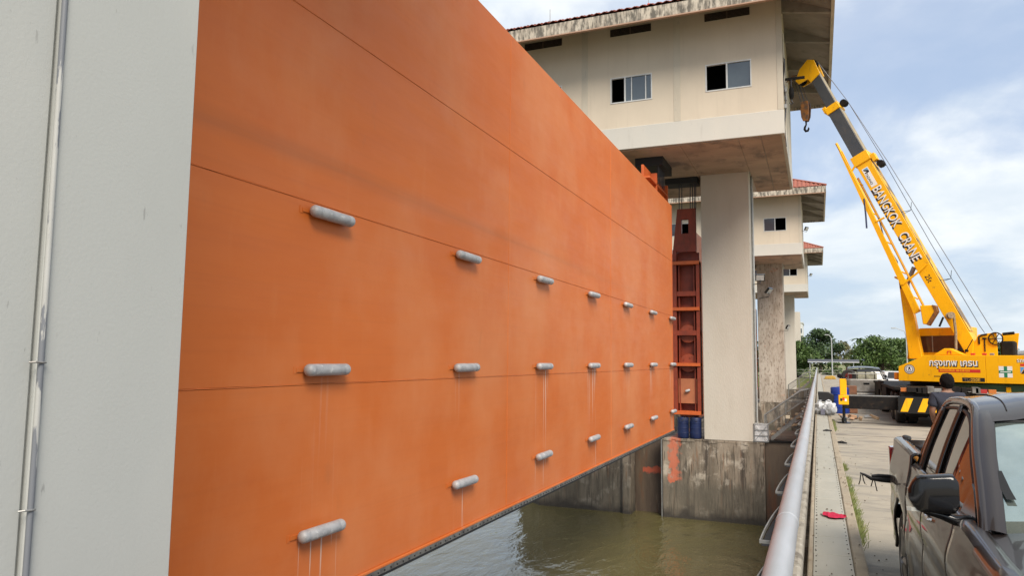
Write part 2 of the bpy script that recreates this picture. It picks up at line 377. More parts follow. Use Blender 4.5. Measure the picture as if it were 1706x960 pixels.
bark_m = M("tree_bark", (.12, .09, .065), (.08, .06, .045), 3, rough=.9)
office_m = M("office_white_wall", (.62, .62, .6), rough=.7)
officeg_m = M("office_blue_glass", (.06, .09, .12), rough=.15)
orangekerb_m = M("yellow_painted_barrier", (.5, .3, .04), (.35, .22, .05), 2, rough=.8)
pole_m = M("lamp_post_grey_paint", (.42, .43, .43), rough=.5)
lampglass_m = M("floodlight_glass", (.5, .5, .48), rough=.15)
sheet_m = M("white_plastic_sheet_on_cage", (.7, .7, .7), (.4, .4, .4), 5, rough=.5, bump=.01, bscale=6)

# ------------------------------------------------------------------ mesh helpers
def wloc(o):
    v = Vector((0, 0, 0))
    while o is not None:
        v += o.location
        o = o.parent
    return v
def props(o, label=None, cat=None, group=None, kind=None):
    if label: o['label'] = label
    if cat: o['category'] = cat
    if group: o['group'] = group
    if kind: o['kind'] = kind
    return o
def thing(name, label, cat, loc=(0, 0, 0), rotz=0, group=None, kind=None):
    o = bpy.data.objects.new(name, None)
    o.empty_display_size = .2
    col.objects.link(o)
    o.location = loc
    o.rotation_euler = (0, 0, rotz)
    return props(o, label, cat, group, kind)
class MB:
    def __init__(s): s.v = []; s.f = []
    def add(s, vs, fs):
        k = len(s.v)
        s.v += [tuple(p) for p in vs]
        s.f += [tuple(i + k for i in f) for f in fs]
        return s
    def box(s, x0, x1, y0, y1, z0, z1):
        return s.add([(x0, y0, z0), (x1, y0, z0), (x1, y1, z0), (x0, y1, z0), (x0, y0, z1), (x1, y0, z1), (x1, y1, z1), (x0, y1, z1)],
                     [(0, 3, 2, 1), (4, 5, 6, 7), (0, 1, 5, 4), (1, 2, 6, 5), (2, 3, 7, 6), (3, 0, 4, 7)])
    def hexa(s, p8):
        return s.add(p8, [(0, 3, 2, 1), (4, 5, 6, 7), (0, 1, 5, 4), (1, 2, 6, 5), (2, 3, 7, 6), (3, 0, 4, 7)])
    def prism(s, poly, a, b, axis='y'):
        """poly of 2-D points extruded from a to b. axis y: (x,z); x: (y,z); z: (x,y)"""
        f = {'y': lambda p, t: (p[0], t, p[1]), 'x': lambda p, t: (t, p[0], p[1]), 'z': lambda p, t: (p[0], p[1], t)}[axis]
        n = len(poly)
        vs = [f(p, a) for p in poly] + [f(p, b) for p in poly]
        return s.add(vs, [tuple(range(n))[::-1], tuple(range(n, 2 * n))] + [(i, (i + 1) % n, n + (i + 1) % n, n + i) for i in range(n)])
    def tube(s, pts, r, n=10, cap=True):
        pts = [Vector(p) for p in pts]
        rs = r if isinstance(r, (list, tuple)) else [r] * len(pts)
        rings = []
        up = None
        for i, p in enumerate(pts):
            d = (pts[min(i + 1, len(pts) - 1)] - pts[max(i - 1, 0)]).normalized()
            if up is None:
                up = Vector((0, 0, 1)) if abs(d.z) < .9 else Vector((1, 0, 0))
            a = d.cross(up).normalized()
            b = a.cross(d).normalized()
            up = b
            rings.append([p + (a * math.cos(2 * math.pi * k / n) + b * math.sin(2 * math.pi * k / n)) * rs[i] for k in range(n)])
        vs = [q for ring in rings for q in ring]
        fs = [(i * n + k, i * n + (k + 1) % n, (i + 1) * n + (k + 1) % n, (i + 1) * n + k) for i in range(len(pts) - 1) for k in range(n)]
        if cap:
            fs += [tuple(range(n))[::-1], tuple((len(pts) - 1) * n + k for k in range(n))]
        return s.add(vs, fs)
    def lathe(s, c, prof, axis=(0, 0, 1), n=20, ring=False):
        """prof: list of (radius, distance along axis) from c"""
        ax = Vector(axis).normalized()
        a = ax.orthogonal().normalized()
        b = ax.cross(a)
        c = Vector(c)
        vs = []
        for r, h in prof:
            for k in range(n):
                t = 2 * math.pi * k / n
                vs.append(c + ax * h + (a * math.cos(t) + b * math.sin(t)) * max(r, 1e-4))
        m_ = len(prof)
        fs = [(i * n + k, i * n + (k + 1) % n, (i + 1) * n + (k + 1) % n, (i + 1) * n + k) for i in range(m_ - 1) for k in range(n)]
        if ring: fs += [((m_ - 1) * n + k, (m_ - 1) * n + (k + 1) % n, (k + 1) % n, k) for k in range(n)]
        else: fs += [tuple(range(n))[::-1], tuple((m_ - 1) * n + k for k in range(n))]
        return s.add(vs, fs)
    def grid(s, rows):
        n = len(rows[0])
        vs = [p for r in rows for p in r]
        return s.add(vs, [(i * n + k, i * n + k + 1, (i + 1) * n + k + 1, (i + 1) * n + k) for i in range(len(rows) - 1) for k in range(n - 1)])
    def build(s, name, mat, parent=None, local=False, smooth=False, bevel=0, label=None, recalc=True, bseg=1, **kw):
        off = Vector((0, 0, 0)) if (local or parent is None) else wloc(parent)
        me = bpy.data.meshes.new(name)
        me.from_pydata([tuple(Vector(p) - off) for p in s.v], [], s.f)
        if recalc:
            bm = bmesh.new(); bm.from_mesh(me)
            bmesh.ops.recalc_face_normals(bm, faces=bm.faces)
            bm.to_mesh(me); bm.free()
        me.materials.append(mat)
        me.update()
        if smooth:
            me.shade_smooth()
            me.set_sharp_from_angle(angle=R(38 if smooth is True else smooth))
        o = bpy.data.objects.new(name, me)
        col.objects.link(o)
        if parent: o.parent = parent
        if bevel:
            bv = o.modifiers.new("bevel", 'BEVEL'); bv.width = bevel; bv.segments = bseg; bv.limit_method = 'ANGLE'; bv.angle_limit = R(40)
        if label: o['label'] = label
        props(o, None, kw.get('cat'), kw.get('group'), kw.get('kind'))
        return o
def share(src, loc, parent=None, name=None, rot=None):
    o = src.copy()
    if name: o.name = name
    col.objects.link(o)
    if parent is not None: o.parent = parent
    o.location = loc
    if rot: o.rotation_euler = rot
    return o
def copy_tree(o, parent=None):
    c = o.copy(); col.objects.link(c)
    if parent is not None: c.parent = parent
    for ch in list(o.children):
        copy_tree(ch, c)
    return c
def text_part(body, size, mat, parent, mtx, name="lettering", extrude=.002, offset=0.0, xs=1.0, align='LEFT', shear=0):
    cu = bpy.data.curves.new("lettering", 'FONT')
    cu.body = body; cu.size = size; cu.extrude = extrude; cu.offset = offset; cu.align_x = align; cu.shear = shear
    cu.resolution_u = 3
    to = bpy.data.objects.new("lettering_curve", cu)
    col.objects.link(to)
    dg = bpy.context.evaluated_depsgraph_get()
    dg.update()
    me = bpy.data.meshes.new_from_object(to.evaluated_get(dg))
    bpy.data.objects.remove(to)
    me.transform(mtx @ Matrix.Diagonal((xs, 1, 1, 1)))
    me.materials.clear(); me.materials.append(mat)
    me.name = name
    o = bpy.data.objects.new(name, me)
    col.objects.link(o); o.parent = parent
    return o
def frame_mtx(origin, xa, ya):
    xa = Vector(xa).normalized(); ya = Vector(ya).normalized(); za = xa.cross(ya)
    m_ = Matrix((xa, ya, za)).transposed().to_4x4()
    m_.translation = Vector(origin)
    return m_

SP = 32.8839                       # spacing of the piers
WL = -4.95                         # water level
# ------------------------------------------------------------------ ground, water, deck
MB().box(-400, -.34, -60, 125, WL - .1, WL).build("water", water_m, kind="structure")
mb = MB(); mb.add([(-900, 125, -.6), (900, 125, -.6), (900, 1500, -.6), (-900, 1500, -.6)], [(0, 1, 2, 3)])
mb.add([(13.5, -80, -.6), (900, -80, -.6), (900, 125, -.6), (13.5, 125, -.6)], [(0, 1, 2, 3)])
mb.add([(-900, 125, -.6), (-900, 125, -8), (900, 125, -8), (900, 125, -.6)], [(0, 1, 2, 3)])
mb.build("ground", land_m, kind="structure", recalc=False)
road = MB().box(.35, 13.6, -40, 160, -1.1, 0).build("road", road_m, kind="structure")
mb = MB()
for y in (21.8, 31.2, 40.6, 52, 66, 80):
    mb.box(.36, 13.5, y, y + .025, .0, .004)
mb.build("expansion_joint", M("joint_tar", (.05, .045, .04), rough=.9), road)
# girder under walkway
MB().box(-.33, .347, -40, 160, -1.6, -.02).build("deck_girder", lowpier_m, kind="structure")

walk = thing("walkway", "raised strip of grey checker plates between the steel handrail and the road", "walkway", (.1, 2, 0), kind="structure")
MB().box(-.10, .235, -40, 125, -.02, .176).build("walkway_bed", kerb_m, walk)
MB().box(.239, .347, -40, 125, -.02, .19).build("kerb_edge", kerb_m, walk, bevel=.012)
MB().box(-.135, -.095, -40, 125, -.02, .20).build("inner_edging", kerb_m, walk, bevel=.01)
pl = MB(); pl.box(-.088, .232, .006, .744, .178, .190)
plate0 = pl.build("checker_plate", plate_m, walk, local=True, bevel=.002)
nut = MB()
for xx in (-.066, .212):
    for k in range(4): nut.lathe((xx, .1 + k * .18, .19), [(.0065, 0), (.0065, .004), (.004, .006)], n=6)
nut0 = nut.build("plate_bolts", rubber_m, plate0, local=True)
plate0.location = Vector((0, 3.0, 0)) - Vector((.1, 2, 0))
for k in range(1, 26):
    p = share(plate0, Vector((random.uniform(-.002, .002), 3.0 + k * .75, random.uniform(0, .002))) - Vector((.1, 2, 0)), walk, rot=(0, 0, R(random.uniform(-.15, .15))))
    if k < 16: share(nut0, (0, 0, 0), p)
mb = MB()
for k in range(26, 160): mb.box(-.088, .232, 3.0 + k * .75 + .006, 3.0 + k * .75 + .744, .178, .190)
mb.build("distant_plates", plate_m, walk, kind="stuff")

# ------------------------------------------------------------------ handrail
rail = thing("handrail", "long galvanised tube handrail on a weathered concrete parapet beside the walkway", "railing", (-.18, 2, .2))
YJ = [-10, -4.6, -.2, 4.35, 8.75, 13.2, 17.6, 22, 26.4, 30.8, 35.2, 46, 60, 90, 122]
for a, b in zip(YJ[:-1], YJ[1:]):
    mb = MB().tube([(-.18, a + .004, 1.075), (-.18, b - .004, 1.075)], .058, 24, cap=False)
    mb.build("tube_section", steel_m, rail, smooth=True)
for y in YJ[1:-1]: MB().lathe((-.18, y - .012, 1.075), [(.058, 0), (.0605, .003), (.0605, .021), (.058, .024)], axis=(0, 1, 0), n=24).build("weld_collar", steel_m, rail, smooth=True)
for k, (a, b) in enumerate([(-8 + 2.6 * i, -8 + 2.6 * (i + 1)) for i in range(22)]):
    mb = MB().prism([(-.275, -.02), (-.205, -.02), (-.165, .80), (-.102, .87), (-.100, .955), (-.112, .968), (-.262, .968), (-.275, .955)], a + .012, b - .012, 'y')
    mb.build("parapet_block", parapet_m, rail, bevel=.008)
mb = MB().prism([(-.275, -.02), (-.205, -.02), (-.165, .80), (-.102, .87), (-.100, .955), (-.275, .955)], 49.3, 122, 'y')
mb.build("distant_parapet", parapet_m, rail)
mb = MB()
for k in range(-6, 60): mb.box(-.20, -.16, k * 1.5 + .5, k * 1.5 + .56, .99, 1.03)
mb.build("tube_supports", galv_m, rail)
# curved outer brackets (crescents seen left of the tube)
def crescent():
    b = MB(); n = 12; top = []; rim = []
    for i in range(n + 1):
        t = i / n
        y = 1.25 * t
        x = -.228 - .062 * math.cos(t * math.pi / 2) ** .7
        rim.append((x, y, 1.06 - .03 * t))
    for i in range(n):
        (x0, y0, z0), (x1, y1, z1) = rim[i], rim[i + 1]
        b.hexa([(x0 - .007, y0, z0 - .02), (x0, y0, z0 - .02), (x1, y1, z1 - .02), (x1 - .007, y1, z1 - .02), (x0 - .007, y0, z0), (x0, y0, z0), (x1, y1, z1), (x1 - .007, y1, z1)])
    b.hexa([(-.297, -.012, 1.045), (-.2, -.012, 1.045), (-.2, 0, 1.045), (-.297, 0, 1.045), (-.297, -.012, 1.06), (-.2, -.012, 1.06), (-.2, 0, 1.06), (-.297, 0, 1.06)])
    w_ = MB()
    for i in range(n):
        (x0, y0, z0), (x1, y1, z1) = rim[i], rim[i + 1]
        w_.add([(x0, y0, z0 - .03), (-.2, y0, z0 - .03), (-.2, y1, z1 - .03), (x1, y1, z1 - .03)], [(0, 1, 2, 3)])
    return b, w_
b, w_ = crescent()
br0 = b.build("curved_bracket", galv_m, rail, local=True)
wb0 = w_.build("bracket_web", rubber_m, br0, local=True)
ys = [3.96 + 1.5 * k for k in range(-3, 28)]
br0.location = Vector((0, ys[0], 0)) - rail.location
for y in ys[1:]:
    c = share(br0, Vector((0, y, 0)) - rail.location, rail); share(wb0, (0, 0, 0), c)

# ------------------------------------------------------------------ piers
PX0, PX1, PY0, PY1 = -4.70, -2.60, 33.27, 35.32
ZS = 10.36                        # underside of the gate houses
def build_pier(y0, y1, mat, label):
    t = thing("bridge_pier", label, "pier", ((PX0 + PX1) / 2, (y0 + y1) / 2, -1.48), group="piers carrying the gate houses")
    yb = y0 + 1.40
    MB().box(PX0, PX1, yb, y1, -1.48, ZS).build("shaft", mat, t, bevel=.015)
    MB().box(PX0, PX1 - .02, y0, yb - .003, -1.48, ZS).build("shaft_rear_strip", mat, t, bevel=.015)
    return t
p_near = build_pier(2.44 - 2.05, 2.44, pier_near, "pale grey painted pier filling the left edge beside the orange gate")
def conduit(t, x, y, z0, z1, r, clamps, mat):
    pts = [(x + .004 * math.sin(z * 1.3), y + .005 * math.sin(z * .9), z) for z in [z0 + (z1 - z0) * i / 24 for i in range(25)]]
    MB().tube(pts, r, 12).build("conduit", mat, t, smooth=True)
    for z in clamps:
        MB().tube([(x - .002, y - .035, z), (x + .012, y - .02, z + .002), (x + .016, y, z), (x + .010, y + .018, z)], .004, 6).build("pipe_clamp", galv_m, t)
conduit(p_near, -2.594, 1.788, -1.4, ZS, .0105, (-.6, 1.40, 1.92, 3.9, 6.0), peel_m)
p_main = build_pier(PY0, PY1, pier_far, "beige flaking pier at the far end of the orange gate under the nearest gate house")
MB().tube([(PX1 + .02, PY0 + .9, -1.4), (PX1 + .02, PY0 + .9, ZS)], .035, 10).build("conduit", galv_m, p_main, smooth=True)
MB().box(PX1, PX1 + .06, PY0 + 1.3, PY0 + 1.36, -1.48, ZS - .05).build("guide_rail", white_frame, p_main)
MB().tube([(PX1 + .03, PY0 + 1.1, -1.4), (PX1 + .03, PY0 + 1.1, 9)], .02, 8).build("conduit", pole_m, p_main, smooth=True)
p_two = build_pier(PY0 + SP, PY1 + SP, pier_old, "stained pier behind the staircase, under the second gate house")
p_three = build_pier(PY0 + 2 * SP, PY1 + 2 * SP, pier_far, "farthest visible pier, slim and plain, beside the dark trees")
build_pier(PY0 + 3 * SP, PY1 + 3 * SP, pier_far, "last pier on the bank end hidden behind the others")

def footing(y0, label):
    t = thing("pier_footing", label, "pier base", (-6, y0 + 1, WL), group="concrete pier bases standing in the water")
    B0 = WL - .6
    # front block right of the slot, slot recess, pilaster, left nose
    MB().box(-6.54, -2.21, y0 - .01, y0 + 6, B0, -1.49).build("front_block", lowpier_m, t, bevel=.02)
    MB().box(-7.95, -6.55, y0 + .75, y0 + 6, B0, -1.49).build("slot_wall", lowpier_dark, t)  # the slot's shade is put into its darker concrete colour
    MB().box(-8.34, -7.96, y0 - .16, y0 + 6, B0, -1.49).build("slot_post", lowpier_m, t, bevel=.02)
    MB().prism([(-8.35, y0 + .02), (-12.4, y0 + .02), (-14, y0 + 1.4), (-14, y0 + 4), (-12.4, y0 + 6), (-8.35, y0 + 6)], B0, -1.49, 'z').build("nose_block", lowpier_m, t, bevel=.02)
    MB().box(-2.205, -.36, y0 + .12, y0 + 6, B0, -1.47).build("side_block", lowpier_dark, t, bevel=.02)
    MB().box(-6.60, -6.555, y0 - .03, y0 + .1, B0, -1.5).build("guide_plate", galv_m, t)
    lip = MB(); r_ = random.Random(9)
    x = -7.9
    while x < -2.3:
        w1 = r_.uniform(.12, .45); lip.box(x, min(x + w1, -2.2), y0 - .012 - r_.uniform(.01, .04), y0 - .0105, -1.5 - r_.uniform(.03, .14), -1.497); x += w1 + .003
    lip.build("edge_lip", lowpier_m, t, kind="stuff")
    return t
f0 = footing(PY0, "nearest concrete base streaked with orange paint, standing in the water")
for k, lb in ((1, "second concrete base along the water behind the stair"), (-1, "concrete base below the left foreground pier"), (2, "third concrete base far along the water")):
    c = copy_tree(f0); c.location.y += SP * k; c['label'] = lb

# ------------------------------------------------------------------ gate
G = -5.3
gate = thing("sluice_gate", "huge orange steel sluice gate studded with zinc anodes, between two piers", "sluice gate", (G, 17, -.84), group="orange sluice gates between piers")
zr = [-.72, 1.64, 3.72, 5.93, 8.2]
yc = [3.0, 12.5, 19.84, 29.27]
for i in range(4):
    for j in range(3):
        w0 = .006
        o = MB().box(G - .02, G, yc[j] + w0 * .5, yc[j + 1] - w0 * .5, zr[i] + (w0 if i else 0), zr[i + 1] - w0).build("skin_plate", gate_m, gate, bevel=.003)
for z in zr[1:4]:
    rnd = random.Random(int(z * 100))
    pts = [(G + .001, y, z + rnd.uniform(-.0025, .0025)) for y in [3 + i * .22 for i in range(120)]]
    MB().tube(pts, .006, 6).build("weld_bead", gate_m, gate, smooth=True)
for y_ in yc[1:3]:
    rnd = random.Random(int(y_ * 10))
    MB().tube([(G + .0005, y_ + rnd.uniform(-.004, .004), z_) for z_ in [-.7 + i * .2 for i in range(45)]], .007, 6).build("weld_bead", gate_m, gate, smooth=True)
MB().box(G - .9, G - .024, 3.05, 29.2, -.70, 8.18).build("gate_body", frame_m, gate)
MB().box(G - .9, G + .03, 3.0, 29.275, -.755, -.722).build("bottom_flange", gate_m, gate, bevel=.004)
MB().box(G - .01, G + .035, 3.0, 29.27, -.828, -.757).build("seal_clamp_bar", bar_m, gate, bevel=.003)
MB().box(G - .03, G + .028, 3.0, 29.27, -.868, -.83).build("rubber_seal", rubber_m, gate, bevel=.01)
mb = MB()
for k in range(170):
    mb.lathe((G + .035, 3.2 + k * .153, -.792), [(.012, 0), (.012, .01), (.006, .014)], axis=(1, 0, 0), n=6)
mb.build("seal_bolts", rubber_m, gate, kind="stuff")
MB().box(G + .001, G + .012, 29.20, 29.29, -.72, 8.2).build("end_strip", flange_m, gate)
# anodes
an = MB()
r_, h_ = .069, .39
groove = lambda z: [(r_, z - .012), (r_ * .955, z - .006), (r_ * .955, z + .006), (r_, z + .012)]
prof = []
for i in range(7): a = -math.pi / 2 + i * math.pi / 12; prof.append((r_ * math.cos(a) if i else .002, -h_ + .06 + .06 * math.sin(a)))
prof += groove(-h_ + .12) + [(r_ * 1.01, -.1), (r_ * .99, .12)] + groove(h_ - .12)
for i in range(7): a = i * math.pi / 12; prof.append((r_ * math.cos(a) if i < 6 else .002, h_ - .06 + .06 * math.sin(a)))
an.lathe((0, 0, 0), prof, axis=(0, 1, 0), n=20)
an0 = an.build("anode", anode_m, gate, local=True, smooth=50)
st = MB().box(-.083, -.072, -.46, .45, -.022, .022); st.box(-.078, -.05, -.34, -.32, -.02, .02); st.box(-.078, -.05, .32, .34, -.02, .02)
st.box(-.0845, -.080, -.50, -.445, -.04, .04)
st0 = st.build("mounting_strap", gate_m, an0, local=True)
first = True
for i in range(7):
    for z in (3.60, 1.805, -.003):
        loc = Vector((G + .087, 7.0 + i * 3.6377, z)) - gate.location
        rot = (R(random.uniform(-.7, .7)), 0, R(random.uniform(-.4, .4)))
        if first: an0.location = loc; first = False; cc = an0
        else: cc = share(an0, loc, gate); share(st0, (0, 0, 0), cc)
        cc.rotation_euler = rot
# end frame of the gate in the pier slot
FY = 33.38
ef = MB().box(-7.0, -6.85, FY, FY + .6, -.42, 6.6); ef.box(-6.02, -5.86, FY, FY + .6, -.42, 7.0); ef.box(-4.985, -4.83, FY, FY + .6, -.42, 6.42)
ef.box(-6.9, -4.9, FY + .5, FY + .55, -.42, 6.9); ef.box(-5.80, -5.74, FY + .15, FY + .45, -.3, 6.3); ef.box(-5.12, -5.06, FY + .15, FY + .45, -.3, 6.3)
end = ef.build("end_frame", frame_m, gate, bevel=.008)
for z, h, mm_, d in ((6.38, .16, flange_m, -.07), (4.98, .22, frame_m, .05), (4.28, .15, flange_m, -.07), (3.2, .22, frame_m, .02), (1.78, .14, flange_m, -.07), (-.36, .16, flange_m, -.07)):  # light and shade put in colour: top-lit beams bright orange, others dark red
    MB().box(-6.9, -4.83, FY + d, FY + .48, z - h / 2, z + h / 2).build("cross_beam", mm_, end, bevel=.006)
for z in (3.17, 1.85):
    wmb = MB().lathe((-5.40, FY + .36, z), [(.1, -.12), (.12, -.12), (.40, -.10), (.42, -.06), (.42, .1), (.1, .1)], axis=(0, 1, 0), n=32)
    for k in range(5): a = k * 2 * math.pi / 5; wmb.lathe((-5.40 + .25 * math.cos(a), FY + .235, z + .25 * math.sin(a)), [(.03, -.02), (.03, .02)], axis=(0, 1, 0), n=8)
    wmb.build("guide_wheel", wheel_m, end, smooth=True)
MB().box(-5.84, -5.02, FY + .16, FY + .2, .05, 1.15).build("cover_plate", cover_m, end, bevel=.004, label="pale orange square cover plate low in the slot")
MB().lathe((-5.42, FY + .08, .62), [(.05, -.10), (.06, -.07), (.06, .07), (.04, .1)], axis=(1, .25, .35), n=12).build("plate_anode", anode_m, end, smooth=True)
mb = MB()
lug = [(-6.35, 6.9), (-4.95, 6.9), (-4.95, 7.5), (-5.15, 8.9), (-5.75, 8.9), (-6.02, 7.4)]
mb.prism([(-6.02, 6.9), (-5.62, 6.9), (-5.62, 8.9), (-5.80, 8.9)], FY + .1, FY + .35)
mb.prism([(-5.30, 6.9), (-4.98, 6.9), (-4.98, 8.9), (-5.30, 8.9)], FY + .1, FY + .35)
mb.box(-5.619, -5.301, FY + .1, FY + .35, 6.9, 7.75); mb.box(-5.619, -5.301, FY + .1, FY + .35, 8.42, 8.9)
mb.build("lifting_lug", frame_m, end)
for i, x in enumerate((-5.72, -5.60, -5.22, -5.12, -5.03, -4.97)):
    MB().tube([(x, FY + .2, 8.85), (x + .02, FY + .2, 10.5)], .022, 6).build("hoist_rope", wire_m, end)
MB().box(-6.3, -4.85, FY - .1, FY + .8, 10.05, 10.34).build("rope_guide_box", rubber_m, end)
# second lug over the skin, nearer
lug2 = MB().box(G - .85, G - .75, 27.6, 31.4, 8.19, 9.55); lug2.box(G - .749, G - .5, 28.9, 29.0, 8.19, 9.5); lug2.box(G - .749, G - .5, 31.2, 31.3, 8.19, 9.5); lug2.box(G - .749, G - .5, 27.6, 31.4, 9.0, 9.08)
lo = lug2.build("upper_lug", flange_m, gate, bevel=.01)
MB().box(G - 1.5, G - .35, 29.4, 31.4, 9.95, 10.33).build("sheave_box", rubber_m, gate)
for y in (29.5, 29.8, 30.1, 30.4, 30.7): MB().tube([(G - .56, y, 9.2), (G - .56, y, 10.1)], .022, 6).build("hoist_rope", wire_m, gate)
g2 = copy_tree(gate); g2.location.y += SP; g2['label'] = "second orange gate, only a thin strip showing behind the nearest far pier"
g2.name = "sluice_gate.001"
# drums in the slot
def drum(x, y, z, r, h, mat, label, group=None, name="plastic_drum"):
    t = thing(name, label, "drum", (x, y, z), group=group)
    prof = [(r * .93, 0), (r, .03)]
    for k in range(1, 4):
        zc = h * k / 4
        prof += [(r, zc - .02), (r * 1.04, zc - .008), (r * 1.04, zc + .008), (r, zc + .02)]
    prof += [(r, h - .03), (r * .94, h)]
    MB().lathe((0, 0, 0), prof, n=24).build("barrel", mat, t, local=True, smooth=True)
    MB().lathe((0, 0, 0), [(r * .9, h), (r * .9, h + .012), (r * .3, h + .012), (r * .3, h + .03)], n=24).build("lid", mat, t, local=True, smooth=True)
    return t
drum(-5.64, FY + .12, -1.47, .255, .90, navy_m, "left of two dark blue drums standing under the red gate frame")
drum(-5.10, FY + .12, -1.47, .255, .90, navy_m, "right of two dark blue drums, next to the beige pier")
t = thing("cable_loop", "loose black cables draped over the two dark blue drums", "cable", (-5.4, FY, -1.4))
pts = [(-5.9 + .9 * i / 20, FY - .17 + .05 * math.sin(i), -.62 + .10 * math.sin(i * .9)) for i in range(21)]
MB().tube(pts, .012, 6).build("cable", rubber_m, t)
pts = [(-5.37 + .02 * math.sin(i), FY - .17, -.6 - .8 * i / 10) for i in range(11)]
MB().tube(pts, .012, 6).build("cable", rubber_m, t)

# ------------------------------------------------------------------ gate houses
HX1, HX0, HY0, HY1 = -.92, -16.4, 28.08, 37.60
EX1, EX0, EY0, EY1 = .92, -18.2, 26.40, 39.25
ZB, ZW = 11.27, 15.7
ZE0, ZE1 = 14.82, 15.30
TAN = math.tan(R(26.0))
def win(parent, x, z, style, y=HY0):
    """sliding window 1.70 x 1.10, x,z its lower left corner"""
    W_, H_ = 1.70, 1.08
    f = MB(); t_ = .045
    ya, yb = y - .02, y + .09
    f.box(x, x + W_, ya, yb, z, z + t_); f.box(x, x + W_, ya, yb, z + H_ - t_, z + H_)
    f.box(x, x + t_, ya, yb, z + t_, z + H_ - t_); f.box(x + W_ - t_, x + W_, ya, yb, z + t_, z + H_ - t_)
    xm = {'open_left': .80, 'overlap': .60, 'open_right': .85, 'closed': .85}[style]
    f.box(x + xm - .03, x + xm + .03, ya + .01, yb, z + t_, z + H_ - t_)
    if style == 'overlap':
        f.box(x + .85, x + .885, ya + .02, yb, z + t_, z + H_ - t_); f.box(x + 1.42, x + 1.46, ya + .02, yb, z + t_, z + H_ - t_)
    w = f.build("window", white_frame, parent)
    if style in ('open_left', 'overlap'):
        MB().box(x + xm + .03, x + W_ - t_, y + .03, y + .04, z + t_, z + H_ - t_).build("pane", glass_grey, w)
    elif style == 'open_right':
        MB().box(x + t_, x + xm - .03, y + .03, y + .04, z + t_, z + H_ - t_).build("pane", glass_dark, w)
    else:
        MB().box(x + t_, x + xm - .03, y + .03, y + .04, z + t_, z + H_ - t_).build("pane", glass_dark, w)
        MB().box(x + xm + .03, x + W_ - t_, y + .03, y + .04, z + t_, z + H_ - t_).build("pane", glass_grey, w)
    return w
BAY = 3.77
wx = [-3.72 - BAY * k for k in range(4)]
pxs = [-4.94 - BAY * k for k in range(3)]
def tile_field(nm, skip_rows=0):
    """rows of pantiles on the four hip slopes; returns stuff mesh builder"""
    mb = MB()
    cw, rl = .30, .36
    D = (EY1 - EY0) / 2
    def slope(o, a, b, length, trap, skip):
        # o corner, a along eave unit, b horizontal up-slope unit
        o = Vector(o); a = Vector(a); b = Vector(b)
        nr = int(D / (rl * math.cos(R(26)))) + 1
        dr = D / nr
        for r in range(skip, nr):
            lo_ = r * dr if trap else r * dr
            s0, s1 = (r + .25) * dr, length - (r + .25) * dr
            nc = int(length / cw)
            for c in range(nc):
                x0 = c * cw
                if x0 + cw * .5 < s0 or x0 + cw * .5 > s1: continue
                prof = [(0, 0), (.05, .03), (.12, .055), (.19, .03), (.24, 0), (.30, 0)]
                for q in range(len(prof) - 1):
                    (p0, h0), (p1, h1) = prof[q], prof[q + 1]
                    P = []
                    for (px_, hh, rr_) in ((p0, h0 + .03, r), (p1, h1 + .03, r), (p1, h1, r + 1), (p0, h0, r + 1)):
                        up = rr_ * dr
                        v = o + a * (x0 + px_) + b * up
                        P.append((v.x, v.y, ZE1 + .03 + up * TAN + hh))
                    mb.add(P, [(0, 1, 2, 3)])
                    if q < 4:
                        (ax_, ay_, az_), (bx_, by_, bz_) = P[0], P[1]
                        mb.add([P[0], (ax_, ay_, az_ - .04), (bx_, by_, bz_ - .04), P[1]], [(0, 1, 2, 3)])
    slope((EX0, EY0, 0), (1, 0, 0), (0, 1, 0), EX1 - EX0, True, skip_rows)
    slope((EX1, EY1, 0), (-1, 0, 0), (0, -1, 0), EX1 - EX0, True, 0)
    slope((EX1, EY0, 0), (0, 1, 0), (-1, 0, 0), EY1 - EY0, False, 0)
    slope((EX0, EY1, 0), (0, -1, 0), (1, 0, 0), EY1 - EY0, False, 0)
    return mb
